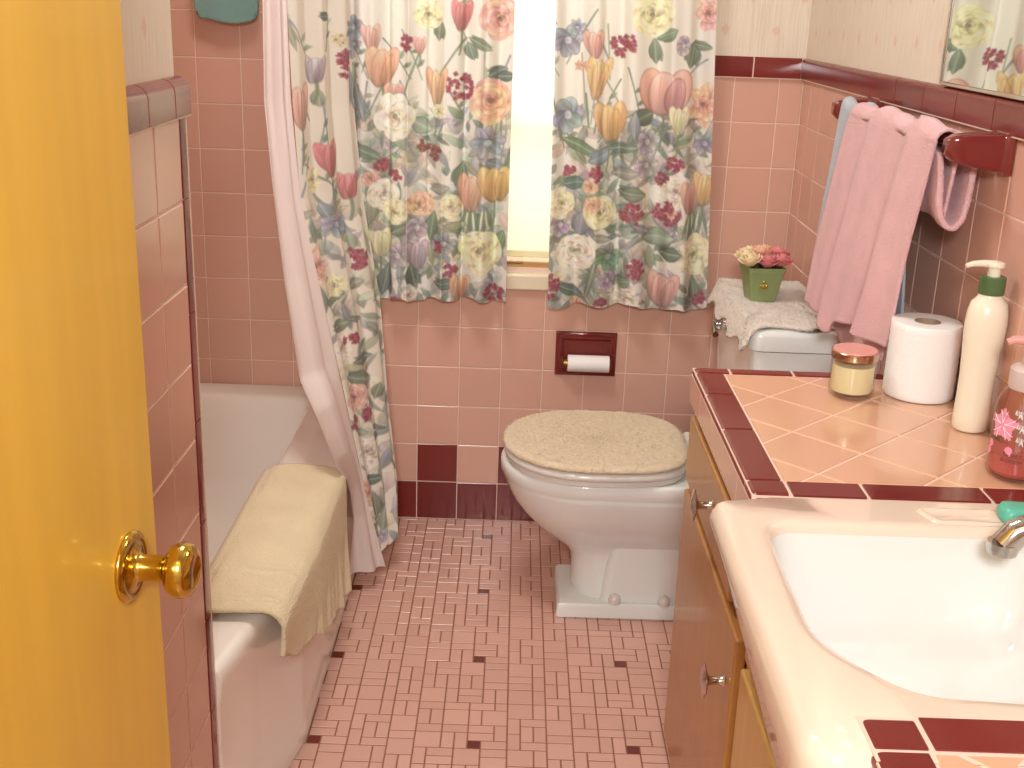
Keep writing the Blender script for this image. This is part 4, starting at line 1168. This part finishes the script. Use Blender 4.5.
def sink():
    t = thing('sink', (.7, -1.86, .69), 'wide cream enamel sink with a white basin set between the counters', 'sink')
    xw = XR - .006
    out = [(.479, CYF, .030), (xw, CYF, .004), (xw, NY - .0, .004), (.552, NY - .0, .012), (.538, -2.150, .012), (.479, -2.150, .040)]
    out = [(.489, CYF, .028), (xw, CYF, .004), (xw, -2.150, .004), (.70, -2.150, .010), (.60, -2.150, .010), (.487, -2.150, .045)]
    inn = [(.545, -1.702, .040), (.872, -1.702, .045), (.872, -2.054, .06), (.70, -2.056, .01), (.61, -2.050, .07), (.541, -1.965, .13)]
    O = round_poly(out); I = round_poly(inn); c = (.715, -1.87)
    zt = CZ - .001
    def fr(r, d):
        o = []; n = len(r)
        for i, (x, y) in enumerate(r):
            w_ = 1.0 if (x < .534 or y < -2.13) else 0.0
            e = Vector((r[(i + 1) % n][0] - r[i - 1][0], r[(i + 1) % n][1] - r[i - 1][1])).normalized()
            nn = Vector((e.y, -e.x))
            if nn.dot(Vector((c[0] - x, c[1] - y))) < 0: nn = -nn
            o.append((x + nn.x * d * w_, y + nn.y * d * w_))
        return o
    def ap(r, k): return [(x, y, CZ - (.034 + .05 * max(0, min(1, (-1.75 - y) / .38))) + k) for x, y in r]
    mb = MB()
    mb.loft([at(fr(O, .068), .700), at(fr(O, .066), .738), ap(fr(O, .022), -.012), ap(fr(O, .010), -.004), ap(fr(O, .002), .004), at(O, zt - .020), at(fr(O, .002), zt - .012), at(fr(O, .007), zt - .004), at(fr(O, .014), zt), at(inset(I, -.016, c), zt - .0005), at(inset(I, -.007, c), zt - .001), at(inset(I, -.001, c), zt - .005), at(inset(I, .003, c), zt - .012)], cap0=False, cap1=False)
    o = mb.build('rim', M['sink_enamel'], t, smooth=70)
    mb = MB()
    mb.loft([at(inset(I, .003, c), zt - .012), at(inset(I, .007, c), zt - .025), at(inset(I, .016, c), zt - .06), at(inset(I, .028, c), zt - .095), at(inset(I, .045, c), zt - .120), at(inset(I, .07, c), zt - .132), at(inset(I, .11, c), zt - .138), at(inset(I, .16, c), zt - .142)], cap0=False)
    o = mb.build('basin', M['bowl_enamel'], t, smooth=80); o['label'] = 'white basin'
    # moulded soap ledge in the far rim
    mb = MB(); L0 = round_poly([(.735, -1.652, .006), (.83, -1.652, .006), (.83, -1.690, .008), (.748, -1.690, .008)], 4, 4); cc = (.785, -1.67)
    mb.loft([at(inset(L0, -.003, cc), zt - .0005), at(L0, zt + .003), at(inset(L0, .004, cc), zt + .003), at(inset(L0, .008, cc), zt + .0005)], cap0=False)
    mb.build('soap_ledge', M['sink_enamel'], t, smooth=60)
    MB().lathe([(.024, 0), (.024, .002), (.018, .003), (.010, .0)], (.715, -1.87, zt - .1418)).build('drain', M['chrome'], t)
sink()

def faucet():
    t = thing('faucet', (.9, -1.80, CZ), 'chrome faucet spout at the wall side of the sink', 'faucet')
    mb = MB().lathe([(.026, 0), (.026, .006), (.016, .012), (.015, .05), (.012, .055)], (.895, -1.79, CZ - .0005))
    mb.build('base', M['chrome'], t)
    MB().tube([(.905, -1.79, .838), (.88, -1.79, .844), (.845, -1.79, .845), (.812, -1.79, .840), (.794, -1.79, .831), (.784, -1.79, .816)], [.015, .015, .014, .0145, .0155, .0150], 20).build('spout', M['chrome'], t, smooth=70)
    MB().lathe([(.0165, 0), (.017, -.006), (.0155, -.013), (.012, -.014)], (.7825, -1.79, .820), 'z', 24).build('aerator', M['chrome'], t)
    for y in (-1.72, -1.86):
        MB().lathe([(.022, 0), (.022, .006), (.012, .014), (.012, .03), (.02, .034), (.021, .05), (.012, .056)], (.905, y, CZ - .0005), n=8).build('handle', M['chrome'], t, bevel=.001)
faucet()
mb = MB(); so = round_poly([(.822, -1.700, .012), (.885, -1.70, .012), (.885, -1.665, .012), (.822, -1.665, .012)]); cc = (.853, -1.683)
mb.loft([at(inset(so, .003, cc), CZ + .0022), at(so, CZ + .007), at(so, CZ + .015), at(inset(so, .004, cc), CZ + .021), at(inset(so, .010, cc), CZ + .022)])
tag(mb.build('soap_bar', M['teal_soap'], smooth=70), 'teal soap bar on the sink ledge above the faucet', 'soap')

# ------------------------------------------------------------------ things on the counter
CT = CZ + .0016
def candle():
    X, Y = .7705, -1.222
    t = thing('candle_jar', (X, Y, CT), 'cream candle in a glass jar with a pink lid', 'candle')
    r, h = .0345, .060
    MB().lathe([(r * .8, .0), (r - .001, .002), (r, .006), (r, h), (r - .002, h), (r - .002, .007), (r * .7, .005), (.0005, .005)], (X, Y, CT), n=48, cap1=False).build('jar', M['thin_glass'], t, smooth=50)
    MB().lathe([(r - .0045, .0085), (r - .003, .0115), (r - .003, h - .010), (.001, h - .011)], (X, Y, CT), n=40).build('wax', M['wax'], t, smooth=50)
    q = MB().lathe([(r - .001, h + .0005), (r + .0008, h + .0005), (r + .0012, h + .006), (r + .0012, h + .011), (r, h + .012), (r - .001, h + .012)], (X, Y, CT), n=48).build('lid_band', M['copper'], t); q['label'] = 'shiny copper band'
    MB().lathe([(r - .001, h + .0118), (r - .002, h + .0142), (.0005, h + .0148)], (X, Y, CT), n=48).build('lid', M['lid_pink'], t)
candle()
def bigroll():
    X, Y = .8802, -1.205
    R, h = .0532, .117; pr = []
    for k in range(17):
        z = .003 + (h - .006) * k / 16; pr.append((R - .0004 * (k % 2), z))
    prof = [(.020, .001), (R - .002, 0.0)] + pr + [(R - .002, h), (.036, h + .0005), (.020, h - .0005), (.0198, h - .03), (.0198, .001)]
    t = thing('toilet_paper_roll', (X, Y, CT), 'full white toilet paper roll standing between candle and lotion bottle', 'toilet paper')
    MB().lathe(prof, (X, Y, CT), n=64, cap0=False, cap1=False).build('paper', M['paper'], t, smooth=45)
    MB().lathe([(.0196, .001), (.0196, h + .0), (.0182, h + .0), (.0182, .001)], (X, Y, CT), n=40, cap0=False, cap1=False).build('core', M['card'], t)
bigroll()
def lotion():
    X, Y = .9045, -1.360
    t = thing('lotion_bottle', (X, Y, CT), 'tall cream lotion pump bottle with a green collar', 'bottle')
    mb = MB(); rr = []
    for rx, z in ((.0225, 0), (.0245, .003), (.0248, .02), (.0240, .05), (.0242, .08), (.0258, .11), (.0275, .135), (.0285, .155), (.0275, .172), (.0245, .186), (.018, .193), (.0165, .196), (.0165, .200)):
        rr.append([(X + rx * 1.0 * math.cos(2 * PI * i / 40), Y + rx * .92 * math.sin(2 * PI * i / 40), CT + z) for i in range(40)])
    mb.loft(rr); mb.build('bottle', M['lotion'], t, smooth=60)
    q = MB().lathe([(.017, .1985), (.0175, .200), (.0175, .222), (.016, .2235)], (X, Y, CT), n=36).build('collar', M['green_cap'], t); q['label'] = 'green collar'
    mb = MB().lathe([(.0085, .223), (.0085, .235), (.0095, .237)], (X, Y, CT), n=20)
    mb.lathe([(.0120, .2365), (.0130, .239), (.0120, .2425), (.006, .2445)], (X, Y, CT), n=24)
    mb.tube([(X, Y, CT + .2400), (X - .018, Y - .001, CT + .2410), (X - .032, Y - .002, CT + .2400), (X - .041, Y - .003, CT + .237)], [.0055, .0048, .0040, .0032], 12)
    mb.build('pump', M['lotion'], t, smooth=50)
lotion()
def handsoap():
    X, Y = .899, -1.535
    t = thing('hand_soap_bottle', (X, Y, CT), 'clear hand soap pump bottle with a pink flower print', 'bottle')
    out = [(.0300, 0), (.0345, .003), (.036, .010), (.036, .085), (.034, .100), (.029, .112), (.0235, .120), (.0235, .127)]
    MB().lathe(out + [(.0222, .127), (.0222, .119), (.028, .110), (.0325, .099), (.0345, .084), (.0345, .011), (.030, .0045), (.0005, .004)], (X, Y, CT), n=44, cap1=False).build('bottle', M['thin_pink'], t, smooth=60)
    MB().lathe([(.0295, .0052), (.0340, .011), (.0340, .032), (.0005, .032)], (X, Y, CT), n=40).build('soap', M['soap_liquid'], t)
    MB().lathe([(.0245, .118), (.0255, .121), (.0255, .143), (.021, .147), (.014, .150), (.0125, .165), (.012, .172)], (X, Y, CT), n=36).build('collar', M['frost'], t, smooth=40)
    mb = MB().lathe([(.0115, .171), (.0145, .174), (.0145, .181), (.010, .184)], (X, Y, CT), n=24)
    mb.tube([(X, Y, CT + .178), (X - .016, Y + .004, CT + .180), (X - .026, Y + .007, CT + .179), (X - .033, Y + .008, CT + .175)], [.0075, .0065, .0055, .0045], 12)
    mb.build('pump', M['lid_pink'], t, smooth=50)
    MB().tube([(X, Y, CT + .02), (X, Y, CT + .12)], .004, 8).build('dip_tube', M['frost'], t)
    # print wrapped on the side facing the doorway
    def wrap(a, z, r=.0364): return (X + r * math.cos(a), Y + r * math.sin(a), CT + z)
    A0 = math.radians(236)
    mb = MB(); R = random.Random(2)
    def pet(mb, a, z, an, ln, wd, r):
        vs = []
        for k in range(9):
            tt = k / 8; w_ = wd * math.sin(PI * min(1, tt * 1.08) ** .8) ** .8 if tt < .98 else wd * .25
            for s_ in (-1, 1):
                du = ln * tt * math.cos(an) - s_ * w_ * math.sin(an); dz = ln * tt * math.sin(an) + s_ * w_ * math.cos(an)
                vs.append(wrap(a + du / .036, z + dz, r))
        mb.add(vs, [(2 * k, 2 * k + 1, 2 * k + 3, 2 * k + 2) for k in range(8)])
    for k in range(5): pet(mb, A0 - .50, .074, PI / 2 + k * 2 * PI / 5, .0215, .0088, .0364 + .00008 * k)
    for a, z, q in ((A0 - .86, .050, -2.0), (A0 - .20, .048, -1.2), (A0 - .95, .040, -1.9)): pet(mb, a, z, q, .013, .0048, .0366)
    q = mb.build('flower_print', M['print_pink'], t, fix=False); q['label'] = 'pink blossom print'
    mb = MB()
    for k in range(5):
        an = PI / 2 + k * 2 * PI / 5
        for tt in (-.22, .22): mb.tube([wrap(A0 - .50 + q * math.cos(an + tt * q / .016) / .036, .074 + q * math.sin(an + tt * q / .016), .0371) for q in (.003, .009, .015, .0195)], .0004, 5)
    for sx, zz in ((0.02, .092), (.14, .074), (.18, .057)):      # white script strokes
        pts = [wrap(A0 + sx + .16 * (i / 16 - .5) * 1.7 + .03 * math.sin(i * 2.1), zz + .0058 * math.sin(i * 1.35) + (.004 if i in (3, 4) else 0), .0369) for i in range(17)]
        mb.tube(pts, .0005, 5)
    mb.build('script_print', M['print_white'], t, fix=False)
    for i, word in enumerate(('CHERRY', 'BLOSSOM')):
        cu = bpy.data.curves.new('text', 'FONT'); cu.body = word; cu.size = .0062; cu.align_x = 'CENTER'; cu.resolution_u = 2
        tmp = bpy.data.objects.new('tmp', cu); COL.objects.link(tmp)
        bpy.context.view_layer.update()
        me = bpy.data.meshes.new_from_object(tmp.evaluated_get(bpy.context.evaluated_depsgraph_get()))
        bpy.data.objects.remove(tmp)
        for v in me.vertices:
            p = wrap(A0 + .0 + v.co.x / .036, .036 - i * .0085 + v.co.y, .03645); v.co = p
        me.materials.append(M['print_dark']); o = bpy.data.objects.new('lettering', me); COL.objects.link(o); o.parent = t; o.location = -Vector(t.location)
handsoap()

# ------------------------------------------------------------------ towel bar and towels
BX, BZ = .868, 1.188
def towelbar():
    t = thing('towel_bar', (XR, -.93, BZ), 'maroon ceramic towel bar on the right wall', 'towel bar')
    for y, s_ in ((-.640, -1), (-1.268, 1)):
        mb = MB()
        pl = round_poly([(y - .028, BZ - .040, .004), (y + .028, BZ - .040, .004), (y + .028, BZ + .022, .004), (y - .028, BZ + .022, .004)], 3, 3)
        arm = lambda x, hw, h0, h1: [(x, a, b) for a, b in round_poly([(y - hw, BZ + h0, .006), (y + hw, BZ + h0, .006), (y + hw, BZ + h1, .006), (y - hw, BZ + h1, .006)], 3, 3)]
        def P(x, d): return [(x, a + (d if a < y else -d), b + (d if b < BZ else -d)) for a, b in pl]
        mb.loft([P(XR - .001, 0), P(XR - .008, .001), P(XR - .012, .005), arm(XR - .016, .022, -.036, .018), arm(XR - .035, .019, -.034, .017), arm(XR - .060, .017, -.030, .015), arm(XR - .080, .016, -.024, .012), arm(XR - .089, .011, -.015, .007)])
        mb.build('bracket', M['maroon_c'], t, smooth=50)
    MB().tube([(BX, -.645, BZ), (BX, -1.262, BZ)], .0095, 16).build('bar', M['maroon_c'], t)
towelbar()
def drape(name, top, front, back, zf, zb, m, label, rad=.013, folds=5, amp=.007, seed=0, off=0.0, hemf=None, nu=110, nv=120, tuck=None, parent=None, sol=.005):
    """cloth over the bar; V runs from the front hem over the bar to the back hem.
    top / front / back: (far y, near y) at the bar, the front hem and the back hem"""
    def fn(U, V):
        hf = (hemf(U) if hemf else zf + 0 * U)
        lf, lb, arc = BZ - hf, BZ - zb, PI * rad
        tot = lf + lb + arc; s = V * tot
        a = np.clip((s - lf) / arc, 0, 1)
        x = np.where(s < lf, BX - rad, np.where(s > lf + arc, BX + rad, BX - rad * np.cos(a * PI)))
        z = np.where(s < lf, hf + s, np.where(s > lf + arc, BZ - (s - lf - arc), BZ + rad * np.sin(a * PI)))
        kf = np.clip(1 - s / lf, 0, 1); kb = np.clip((s - lf - arc) / lb, 0, 1)
        y0 = top[0] + (front[0] - top[0]) * kf ** .7 + (back[0] - top[0]) * kb
        y1 = top[1] + (front[1] - top[1]) * kf ** .9 + (back[1] - top[1]) * kb
        y = y0 + (y1 - y0) * U
        w_ = np.sin(2 * PI * folds * (U + .05 * np.sin(4 * U + seed)) + seed) + .5 * np.sin(2 * PI * folds * 1.9 * U + seed * 2)
        x = x - off - (amp * (.3 + kf) * w_ + .012 * kf) * (kf > 0) + .3 * amp * w_ * kb
        z = z + .0045 * w_ * (kf == 0) * (kb == 0) + .004 * np.sin(U * 9 + seed) * kf
        y = y + .006 * np.sin(z * 26 + U * 4 + seed) * kf
        return np.minimum(x, XR - .012), y, z
    o = grid_sheet(name, fn, nu, nv, m, solid=sol, parent=parent)
    return o
o = drape('hand_towel', (-.663, -1.0), (-.650, -1.10), (-.70, -1.10), .93, .84, M['terry_blue'], '', rad=.0125, folds=2.5, amp=.0015, seed=1, off=-.001, sol=.004)
tag(o, 'pale blue towel mostly hidden under the pink towel', 'towel')
def hem(U): return .805 + .055 * np.clip((U - .08), 0, 1) ** 1.5 - .014 * np.exp(-((U - .42) / .06) ** 2) + .010 * (U > .45)
o = drape('hand_towel', (-.80, -1.243), (-.655, -1.165), (-.90, -1.222), .80, 1.07, M['terry_pink'], '', rad=.0185, folds=2.4, amp=.0095, seed=2.2, off=.011, hemf=hem)
tag(o, 'pink towel hanging in folds over the maroon towel bar', 'towel')
pk = o
# its back half is caught up behind the bar in a loop, and an inner corner hangs below the front hem
lp = np.array([(.853, 1.170), (.858, 1.135), (.861, 1.100), (.866, 1.080), (.876, 1.066), (.888, 1.064), (.898, 1.076), (.903, 1.100), (.906, 1.130), (.908, 1.160), (.900, 1.185), (.888, 1.192)])
ll = np.concatenate([[0], np.cumsum(np.hypot(*np.diff(lp, axis=0).T))]); ll /= ll[-1]
def loopf(U, V):
    return np.interp(U, ll, lp[:, 0]) + .002 * np.sin(V * 12), -1.02 - .215 * V - .006 * np.sin(U * 5), np.interp(U, ll, lp[:, 1]) + .012 * (1 - V) + .002 * np.sin(V * 9 + U * 6)
grid_sheet('towel_loop', loopf, 50, 40, M['terry_pink'], parent=pk, solid=.008)
def cornerf(U, V):
    z = .95 + (.765 + .09 * np.abs(U - .42) - .95) * V
    return .851 + .004 * np.sin(U * 7) + .01 * (1 - V), -.76 - .34 * U, z
grid_sheet('towel_corner', cornerf, 40, 30, M['terry_pink'], parent=pk, solid=.004)

# ------------------------------------------------------------------ mirror and the light over it
t = thing('mirror', (XR, -1.62, 1.26), 'frameless wall mirror above the maroon cap tiles reflecting the curtains', 'mirror')
MB().box(XR - .010, XR - .004, -2.25, -.985, CAPZ1 + .006, 1.93).build('glass', M['mirror'], t, bevel=.0015)
mb = MB(); mb.box(XR - .012, XR - .0025, -.990, -.981, CAPZ1 + .003, 1.935); mb.box(XR - .012, XR - .0025, -2.254, -.990, CAPZ1 + .001, CAPZ1 + .007)
mb.build('edge_strip', M['chrome'], t, bevel=.001)
t = thing('vanity_light', (XR, -1.62, 2.04), 'chrome vanity light with round bulbs above the mirror', 'lamp')
MB().box(XR - .045, XR - .003, -1.95, -1.29, 1.995, 2.085).build('housing', M['chrome'], t, bevel=.006)
for y in (-1.86, -1.70, -1.54, -1.38):
    rr = [(.006, -.044), (.02, -.047)] + [(.042 * math.sin(a), -.082 - .042 * -math.cos(a) - .0) for a in ()]
    mb = MB(); prof = [(.016, -.043), (.018, -.050)] + [(.040 * math.sin(a), -.090 + .040 * math.cos(a)) for a in [PI * k / 12 for k in range(2, 12)]] + [(.0008, -.130)]
    mb.lathe(prof, (XR, y, 2.04), 'x', 24); mb.build('bulb', M['bulb'], t, smooth=180)

# ------------------------------------------------------------------ light
W = bpy.data.worlds.new('world'); SC.world = W; W.use_nodes = True
W.node_tree.nodes['Background'].inputs[0].default_value = (.80, .88, 1.0, 1); W.node_tree.nodes['Background'].inputs[1].default_value = 1.0
def area(name, loc, rot, sx, sy, power, col):
    l = bpy.data.lights.new(name, 'AREA'); l.shape = 'RECTANGLE'; l.size = sx; l.size_y = sy; l.energy = power; l.color = col
    o = bpy.data.objects.new(name, l); COL.objects.link(o); o.location = loc; o.rotation_euler = rot; return o
area('daylight', (.25, .30, 1.35), (math.radians(-80), 0, 0), .95, 1.1, L_DAY, (1.0, .99, .96))
area('overhead_fill', (-.04, -.98, ZC - .02), (0, 0, 0), .40, .40, L_FILL, (1.0, .98, .95))  # fill light added overhead to brighten the tub recess
area('flash_fill', (.20, -3.42, 1.74), (math.radians(78), 0, 0), .30, .24, L_FLASH, (.96, .98, 1.0))  # added frontal fill standing in for the camera's flash, no real hall fixture
vs = SC.view_settings
SC.display_settings.display_device = 'sRGB'
vs.view_transform = 'Standard'; vs.look = 'None'; vs.exposure = EXPO; vs.gamma = 1.0; vs.use_curve_mapping = False
